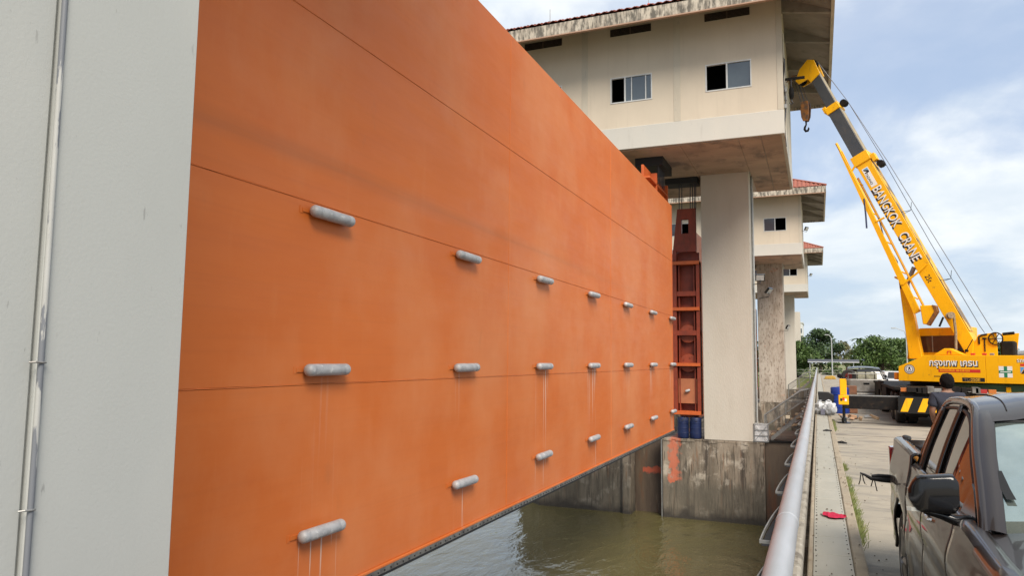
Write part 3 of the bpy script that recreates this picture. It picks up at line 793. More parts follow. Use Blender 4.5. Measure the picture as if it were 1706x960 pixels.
def build_house(label, tilemat, styles, detailed):
    t = thing("gate_house", label, "gate house", ((HX0 + HX1) / 2, (HY0 + HY1) / 2, ZS), group="cream gate houses on piers")
    # front wall with real openings
    w = MB(); th = .18
    z0, z1 = 12.30, 13.38
    y0, y1 = HY0, HY0 + th
    xs = [HX0] + sum([[x, x + 1.70] for x in reversed(wx)], []) + [HX1]
    w.box(HX0, HX1, y0, y1, ZB + .003, z0); w.box(HX0, HX1, y0, y1, z1, ZW)
    for i in range(0, len(xs), 2): w.box(xs[i], xs[i + 1], y0, y1, z0, z1)
    w.box(HX0, HX1, HY1 - th, HY1, ZB + .003, ZW)
    w.box(HX0, HX0 + th, y1, HY1 - th, ZB + .003, ZW); w.box(HX1 - th, HX1, y1, HY1 - th, ZB + .003, ZW)
    wall = w.build("wall", wall_m, t)
    MB().box(HX0 + .2, HX1 - .2, HY0 + 2.2, HY0 + 2.3, ZB, ZW).build("room_shade_sheet", room_dark, wall)  # added black sheet painting the shade inside the room
    b = MB().box(HX0 - .015, HX1 + .015, HY0 - .02, HY1 + .02, ZS, ZB)
    b.build("floor_band", band_m, t, bevel=.012)
    s = MB()
    # underside: slab panels with a rim, joints between
    for xa, xb in ((HX0 + .1, -12.2), (-12.18, -8.3), (-8.28, -4.75), (-2.55, -1.75), (-1.73, HX1 - .1)):
        for ya, yb in ((HY0 + .1, 31.2), (31.22, 34.3), (34.32, HY1 - .1)):
            s.box(xa, xb, ya, yb, ZS - .035, ZS - .004)
    s.box(-4.74, -2.56, HY0 + .1, 33.2, ZS - .035, ZS - .004)
    s.build("underside_slab", soffit_m, t, bevel=.006)
    for i, x in enumerate(pxs):
        MB().box(x, x + .27, HY0 - .014, HY0 - .001, ZB + .004, 15.5).build("pilaster", pil_m, t, bevel=.004)
    MB().box(HX1 - .20, HX1 + .014, HY0 - .014, HY0 - .001, ZB + .004, 15.5).build("pilaster", pil_m, t, bevel=.004)
    for x, stl in zip(wx, styles): win(t, x, z0, stl)
    for x in wx:
        v = MB(); za, zb = 15.13, 15.43
        v.box(x, x + 1.68, HY0 - .006, HY0 - .002, za, zb)
        vent = v.build("vent", room_dark, t)  # black backing paints the shade between the louvres
        sl = MB()
        for k in range(6): 
            zc = za + .03 + k * .05
            sl.hexa([(x, HY0 - .045, zc), (x + 1.68, HY0 - .045, zc), (x + 1.68, HY0 - .01, zc + .02), (x, HY0 - .01, zc + .02),
                     (x, HY0 - .045, zc + .012), (x + 1.68, HY0 - .045, zc + .012), (x + 1.68, HY0 - .01, zc + .032), (x, HY0 - .01, zc + .032)])
        sl.box(x + .82, x + .86, HY0 - .05, HY0 - .007, za, zb)
        sl.build("louvres", vent_m, vent)
    # roof deck / soffit shell (sloped), fascia
    sof = MB()
    zi = lambda d: ZE0 + .06 + d * TAN
    d1 = HY0 - EY0; d2 = EX1 - HX1
    c_o = [(EX0 + .12, EY0 + .12), (EX1 - .12, EY0 + .12), (EX1 - .12, EY1 - .12), (EX0 + .12, EY1 - .12)]
    c_i = [(HX0, HY0 + .01), (HX1, HY0 + .01), (HX1, HY1), (HX0, HY1)]
    for k in range(4):
        a, b_, ci, di = c_o[k], c_o[(k + 1) % 4], c_i[(k + 1) % 4], c_i[k]
        zo, zin = ZE0 + .12, ZE0 + .12 + d1 * TAN * .92
        P = [(a[0], a[1], zo), (b_[0], b_[1], zo), (ci[0], ci[1], zin), (di[0], di[1], zin)]
        sof.hexa(P + [(x, y, z + .06) for x, y, z in P])
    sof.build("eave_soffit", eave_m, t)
    for y in (HY0 + .25, 31.1, 34.3, HY1 - .35):
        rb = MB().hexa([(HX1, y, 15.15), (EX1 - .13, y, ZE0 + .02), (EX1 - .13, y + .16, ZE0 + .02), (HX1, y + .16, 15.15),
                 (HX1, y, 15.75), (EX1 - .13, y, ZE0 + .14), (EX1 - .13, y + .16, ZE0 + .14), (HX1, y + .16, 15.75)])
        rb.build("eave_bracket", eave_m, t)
    MB().box(EX0, EX1, EY1 - .12, EY1, ZE0, ZE1).build("fascia", fascia_m, t, bevel=.01)
    roof = MB().box(EX0, EX1, EY0, EY0 + .12, ZE0, ZE1).build("fascia", fascia_m, t, bevel=.01, label="front fascia black with mould streaks")
    MB().box(EX1 - .12, EX1 - .002, EY0 + .121, EY1 - .121, ZE0 + .002, ZE1 - .002).build("fascia", fascia_end, t)
    MB().box(EX0 + .002, EX0 + .12, EY0 + .121, EY1 - .121, ZE0 + .002, ZE1 - .002).build("fascia", fascia_end, t)
    MB().box(EX0 + .1, EX1 - .06, EY0 - .03, EY0 + .10, ZE0 - .05, ZE0 - .004).build("drip_edge", M("drip_edge_timber", (.42, .26, .18), rough=.8) if "drip_edge_timber" not in MATS else MATS["drip_edge_timber"], t)
    tf = tile_field("roof", 2 if detailed else 0)
    rf = tf.build("roof_tiles", tilemat, t, kind="stuff", recalc=False)
    if detailed:
        tl = MB(); prof = [(0, .0), (.05, .03), (.12, .055), (.19, .03), (.24, 0), (.30, 0)]
        D = (EY1 - EY0) / 2; nr = int(D / (.36 * math.cos(R(26)))) + 1; dr = D / nr
        top = [(x, -.03, h + .032) for x, h in prof] ; end_ = [(x, dr, h + dr * TAN) for x, h in prof]
        bot = [(x, -.03, h + .012) for x, h in prof]
        n = len(prof); tl.v = top + end_ + bot
        tl.f = [(i, i + 1, n + i + 1, n + i) for i in range(n - 1)] + [(i, 2 * n + i, 2 * n + i + 1, i + 1) for i in range(n - 1)]
        t0 = tl.build("roof_tile", tilemat, t, local=True, recalc=False)
        firstt = True
        for r in range(2):
            for c in range(int((EX1 - EX0) / .3)):
                x = EX0 + c * .3
                if x < -13.5 or x > EX1 - .3 * (r + 1): continue
                loc = Vector((x, EY0 + r * dr, ZE1 + .03 + r * dr * TAN + random.uniform(0, .012))) - t.location
                if firstt: t0.location = loc; firstt = False; continue
                share(t0, loc, t, rot=(0, 0, R(random.uniform(-.8, .8))))
    # closed underside of the tiles (sarking) and hip / ridge caps
    D = (EY1 - EY0) / 2; zt = ZE1 + .015 + D * TAN
    A = [(EX0, EY0, ZE1 + .01), (EX1, EY0, ZE1 + .01), (EX1, EY1, ZE1 + .01), (EX0, EY1, ZE1 + .01), (EX0 + D, EY0 + D, zt), (EX1 - D, EY0 + D, zt)]
    MB().add(A, [(0, 1, 5, 4), (1, 2, 5), (2, 3, 4, 5), (3, 0, 4)]).build("sarking", tilemat, t, recalc=False)
    for P, Q in ((A[0], A[4]), (A[1], A[5]), (A[2], A[5]), (A[3], A[4]), (A[4], A[5])):
        MB().tube([(P[0], P[1], P[2] + .06), (Q[0], Q[1], Q[2] + .06)], .085, 8).build("ridge_cap", tilemat, t, smooth=True)
    # lightning rods
    return t
h1 = build_house("nearest cream gate house with red tile roof, its underside over the far pier", tile_m, ['open_left', 'overlap', 'open_left', 'closed'], True)
for x in (-9.6, -5.6):
    MB().tube([(x, EY0 + .25, ZE1 + .1), (x, EY0 + .25, ZE1 + .75)], .014, 6).build("lightning_rod", galv_m, h1)
    MB().lathe((x, EY0 + .25, ZE1 + .22), [(.01, -.04), (.05, -.02), (.06, 0), (.05, .03), (.01, .05)], n=10).build("rod_base", red_m if x > -7 else galv_m, h1)
h2 = build_house("second cream gate house beyond the first, with a brighter red hipped roof", tile_far_m, ['open_right', 'open_right', 'open_right', 'closed'], False)
h2.location.y += SP
h3 = copy_tree(h2); h3.location.y += SP; h3['label'] = "third and farthest cream gate house, small behind the second one"
h4 = copy_tree(h2); h4.location.y -= 2 * SP; h4['label'] = "cream gate house directly above the left foreground pier"
# rope pulleys, cables and lamps at the right wall of the first house
t = thing("hanging_cables", "tangle of thin cables and clamps dangling down the corner of the nearest gate house", "cables", (HX1 + .05, HY0 + .3, 11))
for k in range(4):
    pts = [(HX1 + .05 + .03 * math.sin(k + i * 1.1), HY0 + .15 + k * .1, 13.3 - i * (.22 + .05 * k)) for i in range(10)]
    MB().tube(pts, .014, 5).build("cable", wire_m, t)
for k in range(3): MB().box(HX1 + .02, HX1 + .12, HY0 + .1 + .1 * k, HY0 + .2 + .1 * k, 11.35 + .35 * k, 11.5 + .35 * k).build("clamp", galv_m, t)
MB().tube([(HX1 + .03, HY0 + .5, ZS - .1), (HX1 + .03, HY0 + .5, 14.4)], .03, 8).build("downpipe", pil_m, t)
t = thing("hoist_trolley", "black chain hoist hanging from the dark beam under the eave of the nearest gate house", "hoist", (-.55, HY0 + 1.2, 12))
MB().box(HX1, HX1 + .75, HY0 + 1.18, HY0 + 1.26, 12.80, 12.89).build("beam", chassis_m, t)
MB().lathe((-.66, HY0 + 1.2, 12.28), [(.03, -.26), (.08, -.2), (.1, 0), (.08, .18), (.03, .24)], n=12).build("motor", chassis_m, t, smooth=True)
MB().tube([(-.66, HY0 + 1.2, 12.4), (-.66, HY0 + 1.2, 12.8)], .02, 6).build("chain", wire_m, t)
MB().tube([(-.66, HY0 + 1.2, 12.05), (-.66, HY0 + 1.2, 11.95), (-.60, HY0 + 1.2, 11.88), (-.68, HY0 + 1.2, 11.82), (-.73, HY0 + 1.2, 11.9)], .025, 6).build("hook", wire_m, t)

def floodlight(x, y, z, tilt, label, s=1.0, arm=(-.25, 0, -.12), face=(0.2, -1, -.4)):
    t = thing("floodlight", label, "floodlight", (x, y, z), group="floodlights on the piers and houses")
    f = Vector(face).normalized(); a = f.cross(Vector((0, 0, 1))).normalized(); u_ = a.cross(f)
    def P(i, j, k): return Vector((0, 0, 0)) + a * i * s + u_ * j * s + f * k * s
    b = MB(); b.hexa([P(-.16, -.12, -.05), P(.16, -.12, -.05), P(.16, -.12, .03), P(-.16, -.12, .03), P(-.16, .12, -.05), P(.16, .12, -.05), P(.16, .12, .03), P(-.16, .12, .03)])
    b.build("housing", black_m, t, local=True, bevel=.01)
    b = MB(); b.hexa([P(-.13, -.095, .031), P(.13, -.095, .031), P(.13, -.095, .036), P(-.13, -.095, .036), P(-.13, .095, .031), P(.13, .095, .031), P(.13, .095, .036), P(-.13, .095, .036)])
    b.build("lens", lampglass_m, t, local=True)
    MB().tube([(0, 0, -.02), (0, 0, -.2 * s), tuple(Vector(arm))], .018, 6).build("bracket", black_m, t, local=True)
    return t
floodlight(-2.25, PY0 + .3, 5.62, 0, "upper floodlight with pale lens on the corner of the beige pier", 1.25, (-.3, 0, -.3))
floodlight(-2.0, PY0 + 2.2, 5.2, 0, "dark floodlight turned away just below the pale one on the beige pier", 1.3, (-.45, 0, -.35), (.8, -.3, -.7))
floodlight(-2.3, PY0 + SP + .5, 4.9, 0, "floodlight on the stained pier behind the stair", 1.6, (-.3, 0, -.3), (.9, -.3, -.5))
floodlight(-.55, HY0 + SP + .3, 12.4, 0, "small floodlight sticking out of the second gate house", 1.3, (-.4, 0, -.1), (.9, -.5, -.5))
floodlight(-.5, HY0 + 2 * SP + .3, 12.4, 0, "tiny floodlight sticking out of the farthest gate house", 1.3, (-.4, 0, -.1), (.9, -.5, -.5))

# ------------------------------------------------------------------ stairs from the pier base up to the deck
def stairs(y0, label):
    t = thing("steel_staircase", label, "staircase", (-1.4, y0 + .5, -1.48), group="steel staircases from the piers to the deck")
    a, b = (-1.95, -1.35), (-.48, -.02)
    for yy in (y0, y0 + .95):
        MB().hexa([(a[0], yy, a[1] - .12), (b[0], yy, b[1] - .12), (b[0], yy + .05, b[1] - .12), (a[0], yy + .05, a[1] - .12),
                   (a[0], yy, a[1] + .08), (b[0], yy, b[1] + .08), (b[0], yy + .05, b[1] + .08), (a[0], yy + .05, a[1] + .08)]).build("stringer", galv_m, t)
    for k in range(6):
        f_ = (k + .5) / 6
        x = a[0] + (b[0] - a[0]) * f_; z = a[1] + (b[1] - a[1]) * f_ + .04
        MB().box(x - .13, x + .13, y0 + .055, y0 + .945, z, z + .05).build("tread", wood_m, t, bevel=.006)
    for yy in (y0 + .01, y0 + .97):
        MB().tube([(-2.2, yy, -.35), (-.72, yy, .72), (-.40, yy, .80)], .03, 8).build("handrail_tube", galv_m, t, smooth=True)
        MB().tube([(-2.2, yy, -.85), (-.6, yy, .30)], .018, 6).build("mid_rail", galv_m, t, smooth=True)
        for x, z0, z1 in ((-2.2, -1.48, -.35), (-1.35, -.8, .27), (-.5, -.1, .8)):
            MB().tube([(x, yy, z0), (x, yy, z1)], .026, 8).build("post", galv_m, t, smooth=True)
    inf = MB()
    for k in range(30):
        x = -2.16 + k * .05; f_ = (x + 2.2) / 1.48; zt_ = -.35 + 1.07 * f_
        inf.tube([(x, y0 + .01, zt_ - .55 + .08 * f_), (x, y0 + .01, zt_ - .02)], .005, 4)
    for k in range(1, 9):
        inf.tube([(-2.19, y0 + .013, -.35 - .06 * k), (-.72, y0 + .013, .72 - .055 * k)], .004, 4)
    inf.build("mesh_infill", galv_m, t, kind="stuff")
    MB().box(-2.15, -.45, y0 - .3, y0 - .02, -1.46, -1.40).build("base_beam", chassis_m, t)
    MB().tube([(-.9, y0 - .2, -1.4), (-.9, y0 - .2, -.6)], .04, 8).build("prop", galv_m, t)
    return t
st1 = stairs(PY0 + .35, "nearest steel staircase climbing from the pier base to the deck, with timber treads")
st2 = copy_tree(st1); st2.location.y += SP; st2['label'] = "farther grey staircase beside the stained pier"
st2.location.x -= .2; st2.location.z += .35
# wire cage panel
t = thing("wire_cage", "small white-lined wire cage at the foot of the beige pier", "cage", (-2.35, PY0 + .1, -1.48))
f = MB()
x0, x1, z0, z1, yy = -2.62, -2.03, -1.46, -.70, PY0 - .02
for x in (x0, x1): f.box(x - .015, x + .015, yy - .015, yy + .015, z0, z1)
for z in (z0, z0 + .26, z0 + .5, z1): f.box(x0 + .016, x1 - .016, yy - .01, yy + .01, z - .01, z + .01)
f.build("cage_frame", galv_m, t)
f = MB(); f.tube([(x0, yy - .03, z0), (x1, yy - .03, z1)], .009, 5); f.tube([(x0, yy - .03, z1), (x1, yy - .03, z0)], .009, 5); f.build("cross_braces", galv_m, t)
MB().box(x0 + .01, x1 - .01, yy + .03, yy + .5, z0, z1 - .01).build("plastic_lining", sheet_m, t, bevel=.03)
# clutter on the stairs
t = thing("work_lamp", "small pale work lamp standing on the nearest staircase", "lamp", (-1.2, PY0 + .3, -.5))
MB().box(-1.36, -1.14, PY0 + .15, PY0 + .3, -.47, -.28).build("lamp_body", black_m, t, bevel=.02)
MB().box(-1.34, -1.16, PY0 + .14, PY0 + .149, -.45, -.30).build("lamp_face", M("lamp_face", (.75, .66, .5), rough=.4), t)
t = thing("timber_offcuts", "loose timber offcuts and rubble piled against the upper end of the nearest staircase", "rubble", (-.8, PY0 - .3, -.4))
for k in range(9):
    x, z = -1.0 + .07 * k, -.75 + .09 * k
    m_ = MB().box(-.2, .2, -.05, .05, -.02, .02).build("board", wood_m if k % 3 else galv_m, t, local=True)
    m_.location = Vector((x, PY0 - .25 + random.uniform(-.12, .12), z)) - t.location
    m_.rotation_euler = (random.uniform(-.4, .4), random.uniform(-.7, .3), random.uniform(-.8, .8))

# ------------------------------------------------------------------ pickup trucks
def build_pickup(label, paint, loc, rotz, fine, cat="pickup truck"):
    """local axes: x lateral, y forward from the tail (0) to the nose (5.25), z up"""
    t = thing("pickup_truck", label, cat, loc, rotz)
    LEN, W = 5.25, .92
    def sm(a, b, x):
        x = max(0, min(1, (x - a) / (b - a))); return x * x * (3 - 2 * x)
    def ztop(y):
        if y < 1.62: return 1.235 - .015 * sm(.3, 0, y)
        return 1.165 - .035 * sm(1.62, 3.6, y) - .03 * sm(3.6, 4.4, y) - .16 * sm(4.4, 5.2, y)
    def hw(y, z):
        x = W
        x -= .05 * sm(.75, .38, z) ** 1.5
        x -= .045 * sm(.92, ztop(y), z)
        x -= .012 * (1 - abs(min(1, (z - .78) / .1)))          # character crease
        x -= .16 * sm(4.45, 5.25, y) ** 1.6 + .05 * sm(.35, 0, y) ** 2
        for yc_ in (1.15, 4.32):
            d = math.hypot(y - yc_, z - .40)
            x += .018 * max(0, 1 - abs(d - .50) / .16) ** .8 if d > .3 else 0
        return x
    AR = .455
    def side(y0, y1, nm, parent):
        ny = max(3, int((y1 - y0) / (.045 if fine else .12))); nz = 22 if fine else 9
        objs = []
        for sg in (-1, 1):
            rows = []
            for i in range(ny + 1):
                row = []
                for k in range(nz + 1):
                    y = y0 + (y1 - y0) * i / ny
                    z = .36 + (ztop(y) - .36) * k / nz
                    for yc_ in (1.15, 4.32):
                        dy, dz = y - yc_, z - .40
                        d = math.hypot(dy, dz)
                        if d < AR and z > .2:
                            if d < 1e-3: dy, dz, d = 0, 1, 1
                            f_ = AR / d
                            y, z = yc_ + dy * f_, .40 + dz * f_
                            if z < .36: z = .36
                    x = hw(y, z)
                    row.append((sg * x, y, z))
                # roll over the top edge
                y = row[-1][1]; xx = abs(row[-1][0]); zt = row[-1][2]
                row += [(sg * (xx - .018), y, zt + .012), (sg * (xx - .05), y, zt + .014), (sg * (xx - .075), y, zt + .004)]
                rows.append(row)
            mb = MB(); mb.grid(rows)
            fs = []
            for f in mb.f:
                P = [mb.v[i] for i in f]
                ins = 0
                for yc_ in (1.15, 4.32):
                    if all(math.hypot(p[1] - yc_, p[2] - .40) < AR + .004 for p in P): ins = 1
                if not ins: fs.append(f)
            mb.f = fs
            o = mb.build(nm, paint, parent, local=True, smooth=50, recalc=False)
            sd = o.modifiers.new("thick", 'SOLIDIFY'); sd.thickness = .02; sd.offset = -1 if sg > 0 else 1
            objs.append(o)
        return objs
    g_ = .005
    bed = side(0.03, 1.62 - g_, "bed_side", t)
    rd = side(1.62 + g_, 2.52 - g_, "rear_door", t)
    fd = side(2.52 + g_, 3.52 - g_, "front_door", t)
    fe = side(3.52 + g_, 5.25, "front_fender", t)
    # black inner body behind the shut lines, wheel wells
    mb = MB()
    mb.box(-.80, .80, .05, 5.0, .42, .75)
    mb.box(-.83, .83, 1.63, 3.62, .42, 1.10)
    mb.build("inner_body", rubber_m, t, local=True)
    # bed
    b = MB(); b.box(-.80, .80, .06, 1.58, .80, .84); b.box(-.85, -.80, .05, 1.58, .8, 1.20); b.box(.80, .85, .05, 1.58, .8, 1.20); b.box(-.8, .8, 1.55, 1.60, .8, 1.20)
    b.build("bed_liner", black_m, t, local=True)
    tg = MB(); tg.grid([[(x, .03 - .03 * math.cos(x * 1.2) + .012 * math.sin(z * 9), z) for z in [.62 + .6 * k / 8 for k in range(9)]] for x in [-.8 + 1.6 * i / 8 for i in range(9)]])
    tgo = tg.build("tailgate", paint, t, local=True, smooth=True)
    sd = tgo.modifiers.new("thick", 'SOLIDIFY'); sd.thickness = .05; sd.offset = 0
    MB().box(-.12, .12, -.035, -.005, .98, 1.06).build("handle", black_m, tgo, local=True, bevel=.008)
    MB().tube([(-.84, .03, .55), (-.80, -.09, .55), (0, -.12, .55), (.80, -.09, .55), (.84, .03, .55)], .07, 10).build("rear_bumper", chrome_m if fine else galv_m, t, local=True, smooth=True)
    for sg in (-1, 1):
        MB().prism([(sg * .80, -.005), (sg * .875, .0), (sg * .925, .05), (sg * .925, .17), (sg * .88, .17), (sg * .80, .05)], .80, 1.16, 'z').build("tail_lamp", redlamp_m, t, local=True, bevel=.01)
    # hood
    rows = []
    nx = 16
    for i in range(22):
        y = 3.62 + (5.22 - 3.62) * i / 21
        xe = hw(y, ztop(y)) - .078
        row = []
        for k in range(nx + 1):
            q = -1 + 2 * k / nx
            z = ztop(y) + .004 + .055 * (1 - q * q) + .02 * math.exp(-((abs(q) - .62) / .12) ** 2) - .10 * sm(4.95, 5.22, y) ** 2
            row.append((q * xe, y, z))
        rows.append(row)
    hd = MB(); hd.grid(rows); hd.build("hood", paint, t, local=True, smooth=60)
    for sg in (-1, 1):
        pts = [(sg * (hw(y, ztop(y)) - .085), y, ztop(y) + .012) for y in [3.66 + .12 * k for k in range(12)]]
        MB().tube(pts, .006, 6).build("hood_seam", rubber_m, t, local=True)
    cw = MB(); cw.grid([[(x, 3.50 + .20 * j - .10 * (x / .8) ** 2, 1.125 + .045 * (1 - (x / .8) ** 2) - .02 * j) for x in [-.8 + 1.6 * k / 10 for k in range(11)]] for j in range(2)])
    cw.build("cowl", black_m, t, local=True, smooth=True)
    # nose
    rows = []
    for k in range(9):
        z = .42 + .60 * k / 8
        rows.append([(q * (hw(5.25, z) - .03), 5.25 + .10 * (1 - q * q) + .05 * math.sin(k / 8 * math.pi), z) for q in [-1 + 2 * i / 10 for i in range(11)]])
    nb = MB(); nb.grid(rows); nb.build("front_bumper", paint, t, local=True, smooth=60)
    # greenhouse
    belt = lambda y: 1.165 - .035 * sm(1.62, 3.6, y)
    def xs(z, y):
        q = max(0, (z - 1.14) / .60)
        return .865 - .215 * q ** 1.25 - .05 * sm(3.0, 3.75, y) * 1.0 - .02 * sm(2.0, 1.6, y)
    top = [(1.57, 1.19), (1.66, 1.40), (1.75, 1.58), (1.86, 1.665), (2.05, 1.700), (2.4, 1.715), (2.7, 1.705), (2.92, 1.665), (3.10, 1.585), (3.3, 1.46), (3.5, 1.335), (3.68, 1.215), (3.78, 1.14)]
    def topz(y):
        for (a, za), (b_, zb) in zip(top[:-1], top[1:]):
            if a <= y <= b_:
                return za + (zb - za) * (y - a) / (b_ - a)
        return 1.16
    # catmull smoothing of the outline
    def cr(P, n=6):
        out_ = []
        for i in range(len(P) - 1):
            p0 = P[max(i - 1, 0)]; p1 = P[i]; p2 = P[i + 1]; p3 = P[min(i + 2, len(P) - 1)]
            for k in range(n):
                s_ = k / n
                out_.append(tuple(.5 * (2 * b + (c - a) * s_ + (2 * a - 5 * b + 4 * c - d) * s_ ** 2 + (3 * b - a - 3 * c + d) * s_ ** 3) for a, b, c, d in zip(p0, p1, p2, p3)))
        out_.append(P[-1]); return out_
    topc = cr(top, 5 if fine else 2)
    for sg in (-1, 1):
        # glass sheet
        rows = []
        for (y, z) in topc:
            zb = belt(y)
            z = max(z, zb + .002)
            rows.append([(sg * (xs(zb + (z - zb) * k / 10, y) - .012), y, zb + (z - zb) * k / 10) for k in range(11)])
        gl = MB(); gl.grid(rows)
        gl.build("side_glass", truckglass_m, t, local=True, smooth=60)
        # painted upper frame following the roof line
        pts = [(sg * (xs(z, y) - .016), y, z - .012) for (y, z) in topc]
        MB().tube(pts, [.030] * len(pts), 12).build("roof_rail", paint, t, local=True, smooth=True)
        # black surround of the windows just below the rail
        q = [(y, z - .058) for (y, z) in topc if z > 1.30]
        MB().tube([(sg * (xs(z, y) - .010), y, z) for y, z in q], .012, 8).build("window_seal", seal_m, t, local=True, smooth=True)
        # pillars B and quarter
        def pillar(y0_, y1_, wd, mat_, nm, r_=.0):
            n = 8; row = []
            zt0 = topz(y1_) - .03; zb0 = belt(y0_) - .01
            rows = []
            for k in range(n + 1):
                f_ = k / n; y = y0_ + (y1_ - y0_) * f_; z = zb0 + (zt0 - zb0) * f_
                rows.append([(sg * (xs(z, y) + r_ - .004), y - wd / 2, z), (sg * (xs(z, y) + r_), y, z), (sg * (xs(z, y) + r_ - .004), y + wd / 2, z)])
            o_ = MB().grid(rows)
            o = o_.build(nm, mat_, t, local=True, smooth=60)
            sd = o.modifiers.new("t", 'SOLIDIFY'); sd.thickness = .014; sd.offset = 0
        pillar(2.56, 2.50, .095, seal_m, "centre_pillar")
        pillar(2.635, 2.575, .018, paint, "door_frame_edge", .004)
        pillar(1.93, 1.98, .03, seal_m, "quarter_window_bar")
        pillar(1.70, 1.86, .12, paint, "rear_pillar", .002)
        # belt moulding
        pts = [(sg * (xs(belt(y), y) + .004), y, belt(y) + .006) for y in [1.64 + .12 * k for k in range(17)]]
        MB().tube(pts, .013, 8).build("belt_moulding", black_m if not fine else chrome_m, t, local=True, smooth=True)
        # mirror: black housing on an arm, A pillar triangle
        hs = MB()
        rows = []
        for k in range(13):
            q_ = k / 12
            x = .885 + .225 * q_
            hgt = .100 * (1 - .10 * q_) * (1 - max(0, (q_ - .72) / .28) ** 2.4 * .75) * (1 - max(0, (.12 - q_) / .12) ** 2 * .35)
            dep = .062 * (1 - max(0, (q_ - .6) / .4) ** 2 * .7)
            zc = 1.292 - .012 * q_
            yc_ = 3.62 + .02 * q_
            ring = []
            for i in range(20):
                a = 2 * math.pi * i / 20
                ca, sa = math.cos(a), math.sin(a)
                e = .38
                ring.append((sg * x, yc_ + dep * math.copysign(abs(ca) ** e, ca) * (1 if ca > 0 else .75), zc + hgt * math.copysign(abs(sa) ** e, sa)))
            rows.append(ring)
        vs_ = [p for r_ in rows for p in r_]
        fs_ = [(i * 20 + k, i * 20 + (k + 1) % 20, (i + 1) * 20 + (k + 1) % 20, (i + 1) * 20 + k) for i in range(12) for k in range(20)]
        fs_ += [tuple(range(20)), tuple(240 + k for k in range(20))]
        hs.add(vs_, fs_)
        mo = hs.build("wing_mirror", black_m, t, local=True, smooth=45)
        MB().tube([(sg * .83, 3.56, 1.145), (sg * .90, 3.59, 1.15), (sg * .96, 3.61, 1.175), (sg * 1.04, 3.62, 1.19)], [.034, .026, .022, .012], 10).build("mirror_arm", black_m, mo, local=True, smooth=True)
        tp = [(3.36, 1.14), (3.50, 1.135), (3.70, 1.13), (3.60, 1.23), (3.50, 1.30), (3.44, 1.325)]
        tri = MB().add([(sg * (xs(z, y) + e), y, z) for e in (-.02, .006) for y, z in tp], [tuple(range(6)), tuple(range(6, 12))[::-1]] + [(i, (i + 1) % 6, 6 + (i + 1) % 6, 6 + i) for i in range(6)])
        tri.build("mirror_base", black_m, mo, local=True, bevel=.006)
        MB().prism([(sg * 1.02, 3.672), (sg * 1.10, 3.668), (sg * 1.12, 3.655), (sg * 1.02, 3.655)], 1.195, 1.215, 'z').build("indicator", M("indicator_lens", (.5, .5, .46), rough=.1) if "indicator_lens" not in MATS else MATS["indicator_lens"], mo, local=True)
        # door handles
        for yh in (1.80, 2.72):
            zc = belt(yh) - .13
            MB().tube([(sg * (hw(yh, zc) + .002), yh, zc), (sg * (hw(yh, zc) + .034), yh + .02, zc + .002), (sg * (hw(yh, zc) + .034), yh + .17, zc), (sg * (hw(yh, zc) + .002), yh + .19, zc)], .011, 8).build("door_handle", chrome_m if fine else black_m, t, local=True, smooth=True)
        # wheels
        for yw in (1.15, 4.32):
            wb = MB().lathe((sg * .695, yw, .37), [(.19, 0), (.33, 0), (.362, .02), (.37, .05), (.37, .19), (.362, .22), (.33, .235), (.24, .235), (.235, .21)], axis=(sg, 0, 0), n=40)
            wh = wb.build("wheel", tyre_m, t, local=True, smooth=30)
            rm = MB().lathe((sg * .695, yw, .37), [(.05, .20), (.235, .13), (.245, .21), (.25, .235), (.236, .236), (.228, .20)], axis=(sg, 0, 0), n=36)
            for k in range(6):
                a = k * math.pi / 3
                ca, sa = math.cos(a), math.sin(a)
                rm.tube([(sg * (.695 + .215), yw + .04 * ca, .37 + .04 * sa), (sg * (.695 + .205), yw + .235 * ca, .37 + .235 * sa)], [.032, .026], 6)
            rm.build("rim", rim_m, wh, local=True, smooth=30)
    # roof
    rows = []
    for (y, z) in [(y, z) for (y, z) in topc if z > 1.60]:
        xe = xs(z, y) - .03
        rows.append([(q * xe, y, z + .012 + .045 * (1 - q * q) + (.008 if abs(q) < .74 else 0)) for q in [-1 + 2 * k / 24 for k in range(25)]])
    rf = MB(); rf.grid(rows); rf.build("roof", paint, t, local=True, smooth=60)
    for sg in (-1, 1):
        pts = [(sg * (xs(z, y) * .76), y, z + .012 + .045 * (1 - (.76 * xs(z, y) / (xs(z, y) - .03)) ** 2) + .002) for (y, z) in topc if z > 1.64]
        MB().tube(pts, .004, 6).build("roof_channel", rubber_m, t, local=True)
    # windscreen and rear window
    def screen(sel, push, nm, mat_, inset=.06):
        rows = []
        for (y, z) in sel:
            xe = xs(z, y) - inset
            rows.append([(q * xe, y + push * (1 - q * q), z + .02 * (1 - q * q)) for q in [-1 + 2 * k / 20 for k in range(21)]])
        s = MB(); s.grid(rows); return s.build(nm, mat_, t, local=True, smooth=60), rows
    sel = [(y, z - .004) for (y, z) in topc if y > 3.02]
    so, rows = screen(sel, .085, "windscreen", ws_m, .095)
    for sg in (-1, 1):
        pp = MB().grid([[(sg * (xs(z, y) - a_), y + b_, z + c_) for a_, b_, c_ in ((.004, .0, .0), (.03, .016, .016), (.07, .022, .012), (.098, .024, .006))] for (y, z) in topc if y > 2.9])
        pp.build("windscreen_pillar", paint, t, local=True, smooth=60, recalc=False)
    edge = [r[0] for r in rows] ; edge2 = [r[-1] for r in rows]
    MB().tube(edge, .011, 6).build("windscreen_seal", seal_m, so, local=True, smooth=True)
    MB().tube(edge2, .011, 6).build("windscreen_seal", seal_m, so, local=True, smooth=True)
    MB().tube(rows[0], .012, 6).build("windscreen_seal", seal_m, so, local=True, smooth=True)
    sel = [(y, z) for (y, z) in topc if y < 1.80]
    screen(sel, -.04, "rear_window", truckglass_m)
